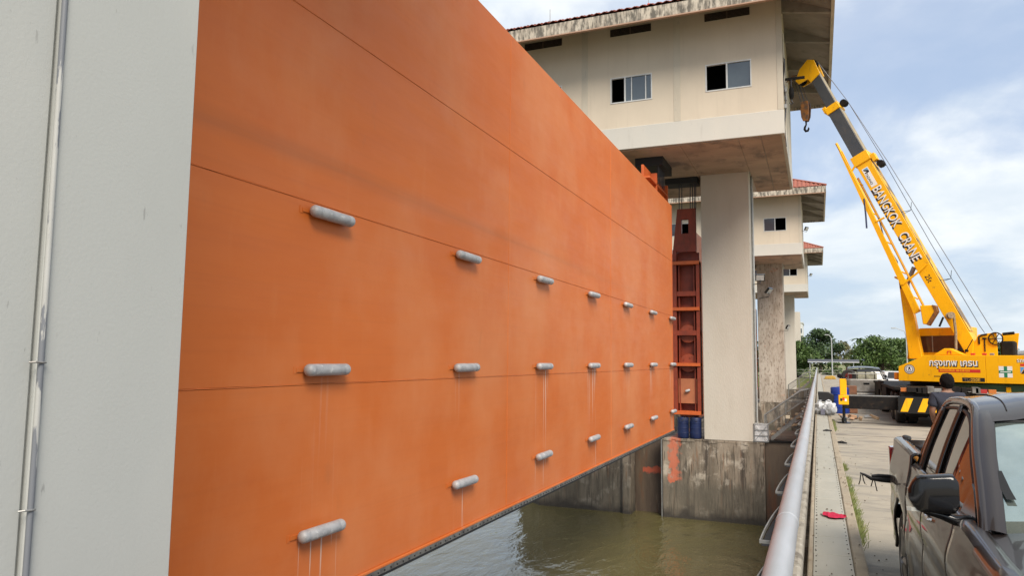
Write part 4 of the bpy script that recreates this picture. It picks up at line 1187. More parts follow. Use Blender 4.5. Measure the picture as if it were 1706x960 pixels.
    return_patch = MB().grid([[(x, y + .085 * (1 - (x / (xs(topz(y), y) - .05)) ** 2) + .01, topz(y) + .02 * (1 - (x / (xs(topz(y), y) - .05)) ** 2) + .008) for x in (.685 + dx, .67 + dx, .66 + dx, .645 + dx)] for y, dx in ((3.60, -.01), (3.54, 0), (3.48, .005), (3.42, .01))])
    return_patch.build("windscreen_dark_patch", seal_m, so, local=True)  # dark patch on the glass, added for the look of a dark interior
    return t
NX, NY = 1.52, 8.0
truck = build_pickup("dark brown double-cab pickup in the right foreground with its side reflecting the orange gate", truck_m, (NX, NY, 0), math.pi, True)
# decal and badges on the near truck's front door (local frame; side facing the gate is local +x)
mt = frame_mtx((.928, 3.38, .93), (0, -1, .0), (-.06, 0, 1))
text_part("VGS Turbo", .085, white_m, truck, mt, name="door_lettering", extrude=.001, shear=.25)
bar = thing("black_bar", "black bent rubber bar with dangling straps sticking out sideways from the pickup bed", "bar", (.4, 7.85, .85))
MB().tube([(.34, 7.85, .90), (.38, 7.85, .885), (.43, 7.85, .855), (.52, 7.86, .85), (.66, 7.86, .845)], [.008, .012, .018, .026, .026], 10).build("bar", rubber_m, bar, smooth=True)
MB().tube([(.44, 7.85, .875), (.50, 7.86, .885), (.58, 7.86, .885), (.66, 7.86, .875)], .015, 8).build("bar_upper", rubber_m, bar, smooth=True)
for x, dx, ln in ((.345, -.02, .06), (.36, .02, .05), (.45, -.02, .07), (.46, .02, .11)):
    MB().tube([(x, 7.85, .885 if x < .4 else .85), (x + dx * .4, 7.85, .85 - ln * .4), (x + dx, 7.85, .85 - ln)], .005, 5).build("strap", rubber_m, bar)
bx_ = thing("black_pouch", "small black pouch lying on the pickup bed rail", "pouch", (.75, 7.7, 1.25))
MB().prism([(.69, 7.58), (.70, 7.76), (.74, 7.82), (.77, 7.68), (.75, 7.56)], 1.24, 1.285, 'z').build("pouch", rubber_m, bx_, bevel=.02, bseg=2)

far = build_pickup("far dusty pickup seen from behind, loaded with junk, beyond the crane's outrigger", darkgrey_m, (1.95, 36.2, 0), 0, False)
for o in far.children:
    if o.name.startswith(("tailgate", "rear_bumper")): o.data.materials[0] = silver_m
MB().tube([(1.22, 36.25, 1.25), (1.22, 36.25, 1.45), (2.68, 36.25, 1.45), (2.68, 36.25, 1.25)], .02, 6).build("cargo_bar", galv_m, far)
cargo = thing("cargo_box", "pale grimy tank strapped in the bed of the far pickup", "box", (2.3, 36.9, .85))
MB().box(1.45, 2.40, 36.5, 37.4, .86, 1.52).build("tank", M("grimy_cream_tank", (.38, .37, .27), (.2, .19, .14), 6, rough=.7), cargo, bevel=.05, bseg=2)
for x in (1.6, 1.95, 2.3): MB().box(x, x + .02, 36.48, 37.42, .87, 1.54).build("strap", black_m, cargo)
wr = thing("spare_tyre", "dark red and black spare wheel leaning in the left of the far pickup's bed", "spare wheel", (1.62, 36.6, 1.2))
MB().lathe((1.26, 36.45, 1.33), [(.13, -.08), (.25, -.10), (.31, -.06), (.31, .06), (.25, .1), (.13, .08)], axis=(.15, 1, 0), n=20).build("tyre", tyre_m, wr, smooth=True)
MB().lathe((1.26, 36.45, 1.33), [(.02, -.10), (.15, -.09), (.15, .05)], axis=(.15, 1, 0), n=20).build("hub", M("dark_red_wheel_hub", (.12, .012, .01), rough=.5), wr, smooth=True)

# ------------------------------------------------------------------ truck crane
C0 = Vector((5.387, 28.6, 0)); AL = R(22)
crane = thing("truck_crane", "yellow telescopic truck crane with BANGKOK CRANE lettering, boom raised to the gate house eave", "crane", C0, math.pi - AL)
dv = Vector((-math.cos(AL), math.sin(AL), 0)); nv = Vector((-math.sin(AL), -math.cos(AL), 0))
def c_local(mb):
    mb.v = [((Vector(p) - C0).dot(dv), (Vector(p) - C0).dot(nv), p[2]) for p in mb.v]
    return mb
def cp(mb, name, mat, parent=None, world=False, **k):
    if world: c_local(mb)
    return mb.build(name, mat, parent or crane, local=True, **k)
# carrier (world coordinates, pointing away along +Y)
CXL, CXR = 2.22, 4.90
mb = MB().box(CXL + .35, CXR - .35, 25.9, 37.5, .62, 1.02); mb.box(CXL + .1, CXR - .1, 25.62, 25.9, .55, 1.05)
car = cp(mb, "carrier_frame", chassis_m, world=True, bevel=.01)
mb = MB().box(CXL, CXR, 26.6, 36.0, 1.08, 1.18); mb.box(CXL, CXL + .5, 29.6, 31.5, .55, 1.07); mb.box(CXL + .02, CXL + .5, 33.5, 35.6, .5, 1.07); mb.box(CXL - .02, CXL + .1, 31.7, 33.2, .9, 1.25)
cp(mb, "side_boxes", chassis_m, car, world=True, bevel=.015)
cp(MB().box(CXL + 1.3, CXR, 36.0, 37.6, .6, 1.9), "carrier_cab", green_m, car, world=True, bevel=.06)
mb = MB().box(CXL, CXR, 25.42, 25.60, .42, .92)
bmp = cp(mb, "rear_bumper", black_m, world=True, bevel=.01)
for k in range(6):
    x = CXL + .06 + k * .46
    q = MB().hexa([(x, 25.408, .47), (x + .20, 25.408, .47), (x + .20, 25.416, .47), (x, 25.416, .47), (x + .16, 25.408, .88), (x + .36, 25.408, .88), (x + .36, 25.416, .88), (x + .16, 25.416, .88)])
    cp(q, "yellow_stripe", yel_m, bmp, world=True)
for k in range(8): 
    x = CXL + .1 + random.random() * 2.3
    cp(MB().box(x, x + .12 + random.random() * .2, 25.5, 25.6 + random.random() * .3, 1.02 + random.random() * .05, 1.2 + random.random() * .1), "rear_fittings", chassis_m if k % 3 else bar_m, car, world=True, bevel=.01)
for x, mt_ in ((CXL + .1, ambl_m), (CXL + .32, redlamp_m), (CXR - .5, redlamp_m), (CXR - .27, ambl_m), (CXL + 1.0, galv_m)):
    cp(MB().box(x, x + .20, 25.56, 25.64, 1.07, 1.19), "rear_lamp", mt_, world=True, bevel=.01)
for yw in (27.3, 28.7, 33.2, 34.7):
    for sx in (-1, 1):
        xc = CXL + .08 if sx < 0 else CXR - .08
        for kk in (0, 1):
            xo = xc - sx * .33 * kk
            wb = MB().lathe((xo, yw, .5), [(.25, 0), (.44, 0), (.49, .03), (.5, .08), (.5, .22), (.49, .27), (.44, .3), (.25, .3)], axis=(-sx, 0, 0), n=32)
            wh = cp(wb, "wheel", tyre_m, world=True, smooth=30)
            if kk == 0:
                cp(MB().lathe((xo, yw, .5), [(.05, .0), (.12, .0), (.14, .08), (.24, .1), (.26, -.002)], axis=(-sx, 0, 0), n=24), "hub", M("dirty_wheel_hub", (.2, .17, .1), rough=.7) if "dirty_wheel_hub" not in MATS else MATS["dirty_wheel_hub"], wh, world=True, smooth=30)
cp(MB().box(CXL + .3, CXL + .9, 26.2, 26.7, .25, .6).box(3.2, 4.3, 26.4, 27, .25, .55), "axle_housing", chassis_m, car, world=True, bevel=.04)
# outriggers
def outrigger(x_in, x_out, y, up):
    s = 1 if x_out > x_in else -1
    o = cp(MB().box(min(x_in, x_out), max(x_in, x_out), y - .16, y + .16, .48, .88), "outrigger_beam", chassis_m, world=True, bevel=.01)
    cp(MB().box(min(x_in, x_out), max(x_in, x_out), y - .155, y + .155, .884, .91), "beam_top_plate", galv_m, o, world=True)
    cp(MB().box(x_out - .10, x_out + .10, y - .10, y + .10, .90, 1.42), "jack_tube", yel_m, o, world=True, bevel=.012)
    cp(MB().box(x_out - .15, x_out + .15, y - .17, y + .17, .60, .90), "jack_bracket", yel_m, o, world=True, bevel=.012)
    cp(MB().lathe((x_out, y, 0), [(.20, .0), (.20, .035), (.08, .06), (.07, .18), (.045, .19), (.045, .62)], n=20), "jack_foot", black_m, o, world=True, smooth=True)
    lg = Vector((x_out, y - .174, .75))
    for (dx_, dz_, m_) in ((-.07, .0, ink_m), (.0, .03, red_m), (.06, -.01, white_m)):
        cp(MB().box(x_out + dx_ - .03, x_out + dx_ + .03, y - .178, y - .172, .72 + dz_, .80 + dz_), "jack_marking", m_, o, world=True)
    return o
outrigger(CXL + .2, .72, 26.05, 0)
outrigger(CXR - .2, 6.6, 26.05, 0)
# turntable and superstructure (local frame: x = boom direction, y = towards the camera, z up)
cp(MB().lathe((1.7, 0, 1.02), [(.95, 0), (.95, .18), (.85, .2), (.85, .31)], n=36), "turntable_ring", chassis_m, smooth=True)
cp(MB().box(-1.0, 1.2, -.9, 1.0, 1.06, 1.30), "green_underframe", green_m, bevel=.02)
cp(MB().box(-.62, -.50, .98, 1.12, 1.02, 1.22), "yellow_bracket", yel_m, bevel=.01)
panel_poly = [(2.58, 1.345), (2.56, 1.83), (1.87, 2.14), (1.76, 2.22), (-.0, 2.22), (-.0, 1.335)]
panel = cp(MB().prism(panel_poly, 1.18, 1.25), "side_panel", yel_m, bevel=.008)
pan2 = cp(MB().prism([(-.006, 1.335), (-.006, 2.22), (-3.1, 2.22), (-3.1, 1.335)], 1.18, 1.25), "side_panel", yel_m, bevel=.008)
cp(MB().prism([(2.5, 1.36), (2.5, 1.8), (1.8, 2.1), (-3.0, 2.1), (-3.0, 1.36)], -1.15, 1.17), "superstructure_deck", yel_m, bevel=.01)
cp(MB().box(-3.6, -2.4, -1.2, 1.16, 1.3, 2.6), "counterweight", yel_m, bevel=.05)
cp(MB().box(2.585, 2.74, .95, 1.2, 1.38, 1.62), "nose_lamp_box", ambl_m, bevel=.02)
# cab behind the boom
cab = cp(MB().prism([(2.78, 2.1), (2.72, 2.45), (2.42, 3.15), (2.3, 3.20), (.7, 3.22), (.7, 2.1)], -1.2, -.42), "operator_cab", yel_m, bevel=.03, bseg=2)
cp(MB().box(.95, 2.36, -.415, -.405, 2.34, 2.92), "cab_window", cabglass_m, cab)
cp(MB().box(1.90, 1.93, -.404, -.396, 2.34, 2.92), "window_bar", galv_m, cab)
cp(MB().prism([(2.50, 2.12), (2.60, 2.5), (2.40, 3.1), (2.34, 2.12)], -.41, -.30), "cab_front_post", yel_m, cab)
# boom
UB = Vector((.413, 0, .911)); VB = Vector((.911, 0, -.413)); OB = Vector((.51, 0, 2.82))
def B(t, h, lat=0): 
    p = OB + UB * t + VB * h
    return (p.x, lat, p.z)
def bbox(t0, t1, h0, h1, l0, l1):
    return MB().hexa([B(t0, h0, l0), B(t0, h1, l0), B(t0, h1, l1), B(t0, h0, l1), B(t1, h0, l0), B(t1, h1, l0), B(t1, h1, l1), B(t1, h0, l1)])
boom = cp(MB().hexa([B(-.1, .02, -.28), B(-.75, .44, -.28), B(-.75, .44, .28), B(-.1, .02, .28), B(7.55, 0, -.28), B(7.55, .54, -.28), B(7.55, .54, .28), B(7.55, 0, .28)]), "boom_base_section", yel_m, bevel=.012)
cp(bbox(.25, 7.5, -.012, -.002, -.26, .26), "worn_top_plate", yel_worn, boom)
cp(bbox(7.35, 7.75, -.045, .59, -.33, .33), "boom_collar", yel_m, boom, bevel=.015)
cp(bbox(7.2, 7.5, -.22, -.05, .05, .30), "collar_bracket", yel_m, boom, bevel=.01)
cp(bbox(6.95, 7.15, -.30, -.1, -.1, .12).lathe(B(7.05, -.2, .0), [(.12, -.1), (.12, .2)], axis=(0, 1, 0), n=14), "rope_roller", chassis_m, boom)
s2 = cp(bbox(7.5, 10.1, .035, .50, -.23, .23), "boom_middle_section", boomgrey_m, bevel=.008)
cp(bbox(7.76, 10.0, .022, .032, -.20, .20), "section_top_plate", boomtop_m, s2)
cp(bbox(9.82, 10.12, -.01, .54, -.275, .275), "middle_collar", yel_m, s2, bevel=.015)
cp(bbox(9.95, 10.2, .46, .60, -.26, .26), "collar_lip", yel_m, s2, bevel=.01)
cp(MB().lathe(B(9.98, -.14, -.12), [(.05, 0), (.13, 0), (.13, .05), (.05, .05), (.05, .19), (.13, .19), (.13, .24), (.05, .24)], axis=(0, 1, 0), n=18), "rope_sheave", chassis_m, s2, smooth=True)
s3 = cp(bbox(10.0, 11.85, .075, .45, -.185, .185), "boom_top_section", boomgrey_m, bevel=.008)
cp(bbox(10.13, 11.8, .062, .072, -.16, .16), "section_top_plate", boomtop_m, s3)
hd = MB()
for l0, l1 in ((-.23, -.18), (.18, .23)):
    P = [(11.55, .03), (12.2, -.02), (12.38, .18), (12.22, .62), (11.9, .95), (11.7, .9), (11.65, .52), (11.45, .48)]
    hd.add([B(a, b, l0) for a, b in P] + [B(a, b, l1) for a, b in P], [tuple(range(8)), tuple(range(8, 16))[::-1]] + [(i, 8 + i, 8 + (i + 1) % 8, (i + 1) % 8) for i in range(8)])
head = cp(hd, "boom_head", yel_m, bevel=.006)
for (a, b_) in ((12.15, .12), (11.85, .78)):
    for l in (-.11, 0, .1):
        cp(MB().lathe(B(a, b_, l), [(.03, 0), (.17, 0), (.15, .02), (.17, .045), (.03, .045)], axis=(0, 1, 0), n=20), "head_sheave", chassis_m, head, smooth=True)
cp(MB().tube([B(12.0, .55, .1), B(12.22, .98, .1), B(12.15, 1.3, .1)], .022, 8).tube([B(12.0, .55, -.1), B(12.2, .98, -.1), B(12.15, 1.3, -.1)], .022, 8), "jib_pins", hookblk_m, head)
# hook block and ropes
HB = B(11.9, .95)
for i, (dx, dy) in enumerate(((-.10, -.07), (-.03, .07), (.05, -.07), (.12, .07))):
    cp(MB().tube([(HB[0] + dx * .8 - .03, dy, HB[2] - .05), (6.0 + dx, dy, 12.28)], .011, 5), "hoist_rope", wire_m, head)
hb = MB()
for l0, l1 in ((-.12, -.08), (.08, .12)):
    hb.prism([(5.87, 12.38), (5.83, 12.1), (5.86, 11.75), (5.93, 11.58), (6.07, 11.58), (6.14, 11.75), (6.17, 12.1), (6.13, 12.38)], l0, l1)
hb.prism([(5.90, 11.85), (5.95, 11.6), (6.05, 11.6), (6.10, 11.85)], -.079, .079)
hbo = cp(hb, "hook_block", hookblk_m)
cp(MB().lathe((6.0, -.07, 12.12), [(.03, 0), (.15, 0), (.13, .03), (.15, .06), (.15, .08), (.13, .11), (.15, .14), (.03, .14)], axis=(0, 1, 0), n=20), "block_sheave", chassis_m, hbo, smooth=True)
hk = [(6.0, 0, 11.58), (6.0, 0, 11.44), (6.05, 0, 11.36), (6.07, 0, 11.27), (6.02, 0, 11.18), (5.94, 0, 11.18), (5.90, 0, 11.26), (5.91, 0, 11.32)]
cp(MB().tube(hk, [.035, .03, .042, .046, .048, .045, .035, .012], 10), "hook", chassis_m, hbo, smooth=True)
# ropes along the back of the boom
cp(MB().tube([B(12.15, -.06, .05), B(9.98, -.28, .0), B(7.0, -.42, .0), (-.02, .12, 3.05)], .011, 5), "boom_rope", wire_m, boom)
cp(MB().tube([B(12.15, -.06, -.05), B(9.98, -.27, -.08), B(7.0, -.32, -.05)], .011, 5), "boom_rope", wire_m, boom)
cp(MB().tube([B(7.0, -.32, .0), B(3.6, -.28, .0), B(.3, -.3, .0), (.22, .05, 2.98)], .010, 5), "boom_rope", wire_m, boom)
for a in (5.0, 2.2):
    cp(MB().tube([B(a, 0, .26), B(a - .1, -.3, .2), B(a, 0, -.1)], .009, 5).tube([B(a - .1, -.3, .2), B(a + .15, -.45, .2)], .009, 5), "rope_guide", chassis_m, boom)
# stowed jib along the underside
jb = MB()
jb.tube([B(8.6, .74, .3), B(6.0, .80, .3), B(1.6, 1.18, .3)], .05, 6)
jb.tube([B(7.0, .72, .12), B(4.5, .78, .12), B(1.5, .90, .12)], .042, 6)
jb.hexa([B(8.2, .69, .26), B(8.2, .80, .26), B(8.2, .80, .34), B(8.2, .69, .34), B(1.5, 1.02, .24), B(1.5, 1.24, .24), B(1.5, 1.24, .36), B(1.5, 1.02, .36)])
for a in (6.9, 5.6, 4.4, 3.2, 2.2):
    h = .78 + (8 - a) * .055
    jb.tube([B(a, h, .3), B(a - .25, h - .16, .12)], .026, 6)
jib = cp(jb, "stowed_jib", yel_m)
cp(MB().prism([(0, 0)] * 0 or [(2.02, 3.95), (1.62, 3.95), (1.55, 3.75), (1.80, 3.28), (1.95, 3.30)], .30, .52), "jib_sheave_box", yel_m, jib, bevel=.02)
cp(MB().prism([(1.64, 3.96), (1.52, 3.93), (1.47, 3.72), (1.76, 3.24), (1.84, 3.28), (1.57, 3.74)], .28, .54), "jib_sheave_guard", hookblk_m, jib, bevel=.01)
for P_ in ([B(5.1, .86, .34), B(5.1, .55, .3)], [B(2.6, 1.1, .36), B(2.75, .50, .34), B(2.9, .1, .30)], [B(7.3, .74, .3), B(7.45, .5, .3)]): cp(MB().tube(P_, .038, 6), "jib_bracket", yel_m, jib)
st_ = MB().box(-.012, .012, -.02, .02, -.9, 0)
cp(MB().tube([B(6.1, .83, .34), B(5.5, 1.06, .34), B(5.05, 1.24, .36)], .03, 6), "hanging_strap", navy_m, jib)
# luffing cylinder
cy = MB().hexa([(2.54, -.12, 2.1), (2.10, -.12, 2.1), (2.10, .16, 2.1), (2.54, .16, 2.1), (2.78, -.12, 4.95), (2.52, -.12, 4.95), (2.52, .16, 4.95), (2.78, .16, 4.95)])
cy.tube([(2.66, .17, 4.9), (2.9, .17, 5.05)], .04, 6)
cyl = cp(cy, "luffing_cylinder_housing", yel_m, bevel=.02)
cp(MB().tube([(2.62, .0, 4.6), (2.3, .0, 5.35), (2.05, .0, 5.2)], .08, 12), "cylinder_rod", galv_m, cyl, smooth=True)
cp(MB().tube([(2.70, .2, 4.6), (2.78, .2, 5.6), B(4.3, .95, .25), B(5.2, .72, .3)], .02, 6), "hydraulic_hose", navy_m, cyl, smooth=True)
# winch frames, drum and details behind the boom foot
fr = cp(MB().prism([(.62, 2.1), (.62, 2.35), (.38, 2.92), (.1, 2.96), (-.14, 2.98), (-.14, 2.1)], .12, .20), "winch_frame", yel_m, bevel=.01)
cp(MB().prism([(-.17, 2.1), (-.17, 2.97), (-.66, 2.97), (-.54, 2.1)], -.45, -.40), "winch_frame", yel_m, bevel=.01)
cp(MB().box(-.60, -.2, -.38, .08, 2.2, 2.7), "winch_drum", chassis_m, fr, bevel=.05)
wh_ = MB().lathe((-.12, .20, 2.78), [(.18, 0), (.215, 0), (.215, .05), (.18, .05)], axis=(0, 1, 0), n=28, ring=True)
for k in range(3):
    a = k * math.pi / 3
    wh_.tube([(-.12 + .2 * math.cos(a), .225, 2.78 + .2 * math.sin(a)), (-.12 - .2 * math.cos(a), .225, 2.78 - .2 * math.sin(a))], .014, 6)
cp(wh_, "winch_wheel", black_m, fr, smooth=30)
cp(MB().tube([(.36, .21, 2.6), (.36, .22, 2.84), (.28, .22, 2.9), (.12, .22, 2.93)], .03, 8), "hydraulic_hose", black_m, fr, smooth=True)
cp(MB().tube([(.20, .22, 2.78), (.20, .22, 2.35)], .02, 6).tube([(.14, .22, 2.79), (.26, .22, 2.79)], .03, 6), "lever", chassis_m, fr)
cp(MB().tube([(-.3, .1, 2.93), (-.62, .1, 2.96)], .05, 10), "frame_shaft", chassis_m, fr)
cp(MB().prism([(1.55, 2.23), (1.22, 2.45), (1.05, 2.45), (.62, 2.23)], .55, .95), "deck_cover", yel_m, bevel=.015)
cp(MB().tube([(1.12, .96, 2.27), (1.12, .96, 2.36), (1.02, .96, 2.36), (1.02, .96, 2.27)], .012, 6), "grab_handle", red_m)
for s_, m_ in ((.38, red_m), (.06, red_m), (-.15, galv_m)): cp(MB().box(s_ - .07, s_ + .05, 1.0, 1.1, 2.225, 2.29), "deck_fitting", m_, bevel=.01)
cp(MB().tube([(.72, .5, 2.3), (.48, .5, 2.75)], .015, 6).lathe((.85, .4, 2.42), [(.06, 0), (.06, .1)], axis=(0, 1, 0), n=12).lathe((.68, .4, 2.38), [(.05, 0), (.05, .1)], axis=(0, 1, 0), n=12), "hose_fittings", chassis_m)
wd = cp(MB().lathe((1.18, .3, 3.58), [(.05, 0), (.11, .0), (.11, .03), (.075, .04), (.075, .26), (.11, .27), (.11, .30), (.05, .30)], axis=(-.5, 1, 0), n=16), "small_rope_drum", M("rope_wrapped_drum", (.36, .27, .16), (.2, .15, .1), 20, rough=.8), boom, smooth=True)
cp(MB().tube([(1.30, .55, 3.52), (1.42, .6, 3.2)], .035, 8), "drum_crank", chassis_m, boom)
cp(MB().tube([(1.02, .42, 3.6), (.98, .42, 3.0), (1.0, .42, 2.3)], .045, 6), "hanging_rope_bundle", M("dirty_rope", (.33, .26, .17), (.2, .15, .1), 12, rough=.95), boom)
# lettering on the boom
def boom_text(body, size, t, h, xs=1.0, off=.004, lift=.281, m1=white_m, shadow=True, par=boom):
    xa, ya = -UB, -VB
    if shadow:
        text_part(body, size, ink_m, par, frame_mtx(B(t - .03, h + .05, lift), xa, ya), extrude=.001, offset=off + .016, xs=xs)
    text_part(body, size, m1, par, frame_mtx(B(t, h, lift + .004), xa, ya), extrude=.001, offset=off, xs=xs)
boom_text("BANGKOK", .47, 6.30, .445, xs=.74, off=.003)
boom_text("CRANE", .47, 4.30, .445, xs=.74, off=.003)
boom_text("25t", .24, 2.55, .36, xs=.85, off=.002, m1=ink_m, shadow=False)
stk = cp(bbox(6.35, 7.15, .20, .43, .281, .284), "maker_sticker", white_m, boom)
def logo(par, fm, s):
    """triangle mark in blue and black; fm maps (x, y, lift) to crane local"""
    cp(MB().add([fm(0, 0, .003), fm(.55 * s, 0, .003), fm(0, -.9 * s, .003)][::1], [(0, 1, 2)]), "logo_blue", bluest_m, par)
    cp(MB().add([fm(.62 * s, 0, .003), fm(1.1 * s, 0, .003), fm(1.1 * s, -.95 * s, .003), fm(.85 * s, -.95 * s, .003), fm(.85 * s, -.45 * s, .003), fm(.35 * s, -.95 * s, .003), fm(.05 * s, -.95 * s, .003)], [(0, 1, 2, 3, 4, 5, 6)]), "logo_black", ink_m, par)
logo(stk, lambda x, y, l: B(7.12 - x, .23 - y, .284 + l), .17)
text_part("TADANO", .12, ink_m, stk, frame_mtx(B(6.93, .40, .286), -UB, -VB), extrude=.0008, xs=.95, offset=.002)
# lettering on the side panel
def panel_text(body, size, s, z, mat, xs=1.0, off=0.0, lift=1.252, par=panel):
    return text_part(body, size, mat, par, frame_mtx((s, lift, z), (-1, 0, 0), (0, 0, 1)), extrude=.001, offset=off, xs=xs)
panel_text("กรุงเทพ เครน", .30, 1.60, 1.85, ink_m, xs=.86, off=.014, lift=1.2515)
panel_text("กรุงเทพ เครน", .30, 1.62, 1.875, white_m, xs=.86, off=.005, lift=1.254)
cp(MB().box(.14, 1.34, 1.2505, 1.2525, 1.66, 1.765), "red_band", red_m, panel)
panel_text("รถเครนให้เช่า 38-538-030", .085, 1.30, 1.69, yel_m, xs=1.0, off=.002, lift=1.2535)
panel_text("รถเครนให้เช่าทั่วไทย", .075, 1.48, 1.50, ink_m, xs=.9, off=.001)
cp(MB().box(.03, .66, 1.2505, 1.2525, 1.37, 1.50), "model_plate", ink_m, panel)
panel_text("TL-250E", .13, .62, 1.39, yel_worn, xs=1.05, off=.002, lift=1.2535)
# emblem
def disc(s, z, r, lift, mat, name, par):
    n = 28
    return cp(MB().add([(s + r * math.cos(2 * math.pi * k / n), lift, z + r * math.sin(2 * math.pi * k / n)) for k in range(n)], [tuple(range(n))]), name, mat, par)
em = disc(2.22, 1.74, .165, 1.2515, ink_m, "round_emblem", panel)
disc(2.22, 1.74, .15, 1.2525, M("emblem_grey", (.5, .5, .46), rough=.5), "emblem_ring", em)
disc(2.22, 1.74, .105, 1.2535, ink_m, "emblem_ring", em)
disc(2.22, 1.745, .092, 1.2545, white_m, "emblem_face", em)
disc(2.22, 1.79, .032, 1.2555, ink_m, "emblem_dot", em); disc(2.22, 1.72, .045, 1.2555, ink_m, "emblem_dot", em)
disc(2.22, 1.715, .024, 1.2565, white_m, "emblem_dot", em)
# white square with green cross
sq = cp(MB().box(-.72, -.36, 1.2505, 1.2525, 1.53, 1.88), "white_sign", white_m, pan2)
cp(MB().box(-.585, -.495, 1.2527, 1.2537, 1.53, 1.88), "cross_bar", greenst_m, sq)
cp(MB().box(-.72, -.36, 1.2540, 1.2548, 1.665, 1.745), "cross_bar", greenst_m, sq)
cp(MB().box(-.68, -.40, 1.2550, 1.2553, 1.69, 1.715), "cross_text_strip", white_m, sq)
cp(MB().box(-1.95, -.93, 1.2505, 1.2525, 1.89, 1.965), "red_band", red_m, pan2)
panel_text("รถเครนกรุงเทพ", .16, -.84, 2.0, ink_m, xs=.9, off=.006, lift=1.2512, par=pan2)
panel_text("รถเครนกรุงเทพ", .16, -.85, 2.01, white_m, xs=.9, off=.002, lift=1.2525, par=pan2)
logo(pan2, lambda x, y, l: (-.93 - x, 1.251 + l, 1.86 + y), .22)
panel_text("TADANO", .14, -1.24, 1.735, ink_m, xs=1, off=.002, par=pan2)

# ------------------------------------------------------------------ person
def skin_mesh(name, mat, parent, verts, edges, radii, sub=2, root=0):
    me = bpy.data.meshes.new(name)
    me.from_pydata(verts, edges, [])
    o = bpy.data.objects.new(name, me); col.objects.link(o); o.parent = parent
    sk = o.modifiers.new("skin", 'SKIN'); sk.use_smooth_shade = True
    for i, r_ in enumerate(radii):
        v = me.skin_vertices[0].data[i]
        v.radius = r_ if isinstance(r_, tuple) else (r_, r_)
        v.use_root = (i == root)
    ss = o.modifiers.new("sub", 'SUBSURF'); ss.levels = sub; ss.render_levels = sub
    me.materials.append(mat)
    return o
person = thing("person", "person seen from behind in a dark navy T-shirt, short black hair, facing the crane", "person", (1.90, 13.6, 0), R(6))
# continuous body: pelvis root, legs, spine, neck, head, arms (facing +y)
V = [(0, 0, .95), (0, 0, 1.10), (0, .0, 1.28), (0, -.01, 1.42), (0, .0, 1.50), (0, .02, 1.58),
     (-.10, 0, .88), (-.11, .02, .50), (-.12, -.02, .09), (-.12, .12, .05),
     (.10, 0, .88), (.13, .03, .50), (.15, 0, .09), (.15, .14, .05),
     (-.18, -.01, 1.42), (-.24, -.03, 1.17), (-.17, .14, .99), (-.12, .21, .98),
     (.18, -.01, 1.42), (.25, -.02, 1.17), (.21, .12, .97), (.18, .2, .95), (0, .025, 1.66), (0, .02, 1.73)]
Ed = [(0, 1), (1, 2), (2, 3), (3, 4), (4, 5), (0, 6), (6, 7), (7, 8), (8, 9), (0, 10), (10, 11), (11, 12), (12, 13), (3, 14), (14, 15), (15, 16), (16, 17), (3, 18), (18, 19), (19, 20), (20, 21), (5, 22), (22, 23)]
Ra = [(.15, .11), (.14, .10), (.16, .11), (.14, .10), (.055, .055), (.07, .075), .095, .062, .04, .035, .095, .062, .04, .035, .065, .046, .034, .03, .065, .046, .034, .03, (.085, .10), (.06, .07)]
skin_mesh("body", skin_m, person, V, Ed, Ra)
for sg, hx, hy, hz in ((-1, -.12, .21, .98), (1, .18, .2, .95)):
    for k in range(5):
        if k < 4:
            a = (hx + (k - 1.5) * .021, hy + .03, hz); ln = (.07, .085, .08, .06)[k]
            P = [a, (a[0], a[1] + ln * .55, a[2] - .008), (a[0], a[1] + ln * .9, a[2] - .035)]
        else:
            P = [(hx + sg * -.035, hy, hz), (hx + sg * -.06, hy + .03, hz - .01), (hx + sg * -.065, hy + .055, hz - .02)]
        MB().tube(P, [.011, .0095, .007], 8).build("finger", skin_m, person, local=True, smooth=True)
# shirt
Vs = [(0, 0, .90), (0, 0, 1.06), (0, 0, 1.25), (0, -.01, 1.40), (0, .0, 1.475), (-.185, -.01, 1.415), (-.235, -.03, 1.24), (.185, -.01, 1.415), (.24, -.02, 1.24)]
Es = [(0, 1), (1, 2), (2, 3), (3, 4), (3, 5), (5, 6), (3, 7), (7, 8)]
skin_mesh("t_shirt", shirt_m, person, Vs, Es, [(.185, .145), (.18, .135), (.195, .145), (.18, .135), (.085, .075), .098, .082, .098, .082], root=1)
Vt = [(0, 0, .93), (-.10, 0, .86), (-.115, .02, .50), (-.12, -.01, .12), (.10, 0, .86), (.13, .03, .50), (.15, 0, .12)]
skin_mesh("trousers", jeans_m, person, Vt, [(0, 1), (1, 2), (2, 3), (0, 4), (4, 5), (5, 6)], [(.16, .12), .11, .085, .075, .11, .085, .075])
MB().box(-.17, -.07, -.08, .19, 0, .07).box(.10, .20, -.06, .21, 0, .07).build("shoes", rubber_m, person, local=True, bevel=.02, bseg=2)
hairb = bmesh.new()
bmesh.ops.create_icosphere(hairb, subdivisions=4, radius=1)
rnd = random.Random(5)
from mathutils import noise as mnoise
for v in hairb.verts:
    d = mnoise.noise(v.co * 3.4) * .10 + mnoise.noise(v.co * 9) * .07
    v.co = Vector((v.co.x * .102, v.co.y * .115, v.co.z * .13)) * (1 + d) + Vector((0, -.002, 1.665))
bmesh.ops.delete(hairb, geom=[v for v in hairb.verts if v.co.y > .07 and v.co.z < 1.70], context='VERTS')
me = bpy.data.meshes.new("hair"); hairb.to_mesh(me); hairb.free(); me.materials.append(hair_m); me.shade_smooth()
ho = bpy.data.objects.new("hair", me); col.objects.link(ho); ho.parent = person
for sg in (-1, 1):
    MB().lathe((sg * .092, .015, 1.635), [(.004, -.012), (.022, -.008), (.028, 0), (.018, .008)], axis=(sg, -.3, 0), n=12).build("ear", skin_m, person, local=True, smooth=True)
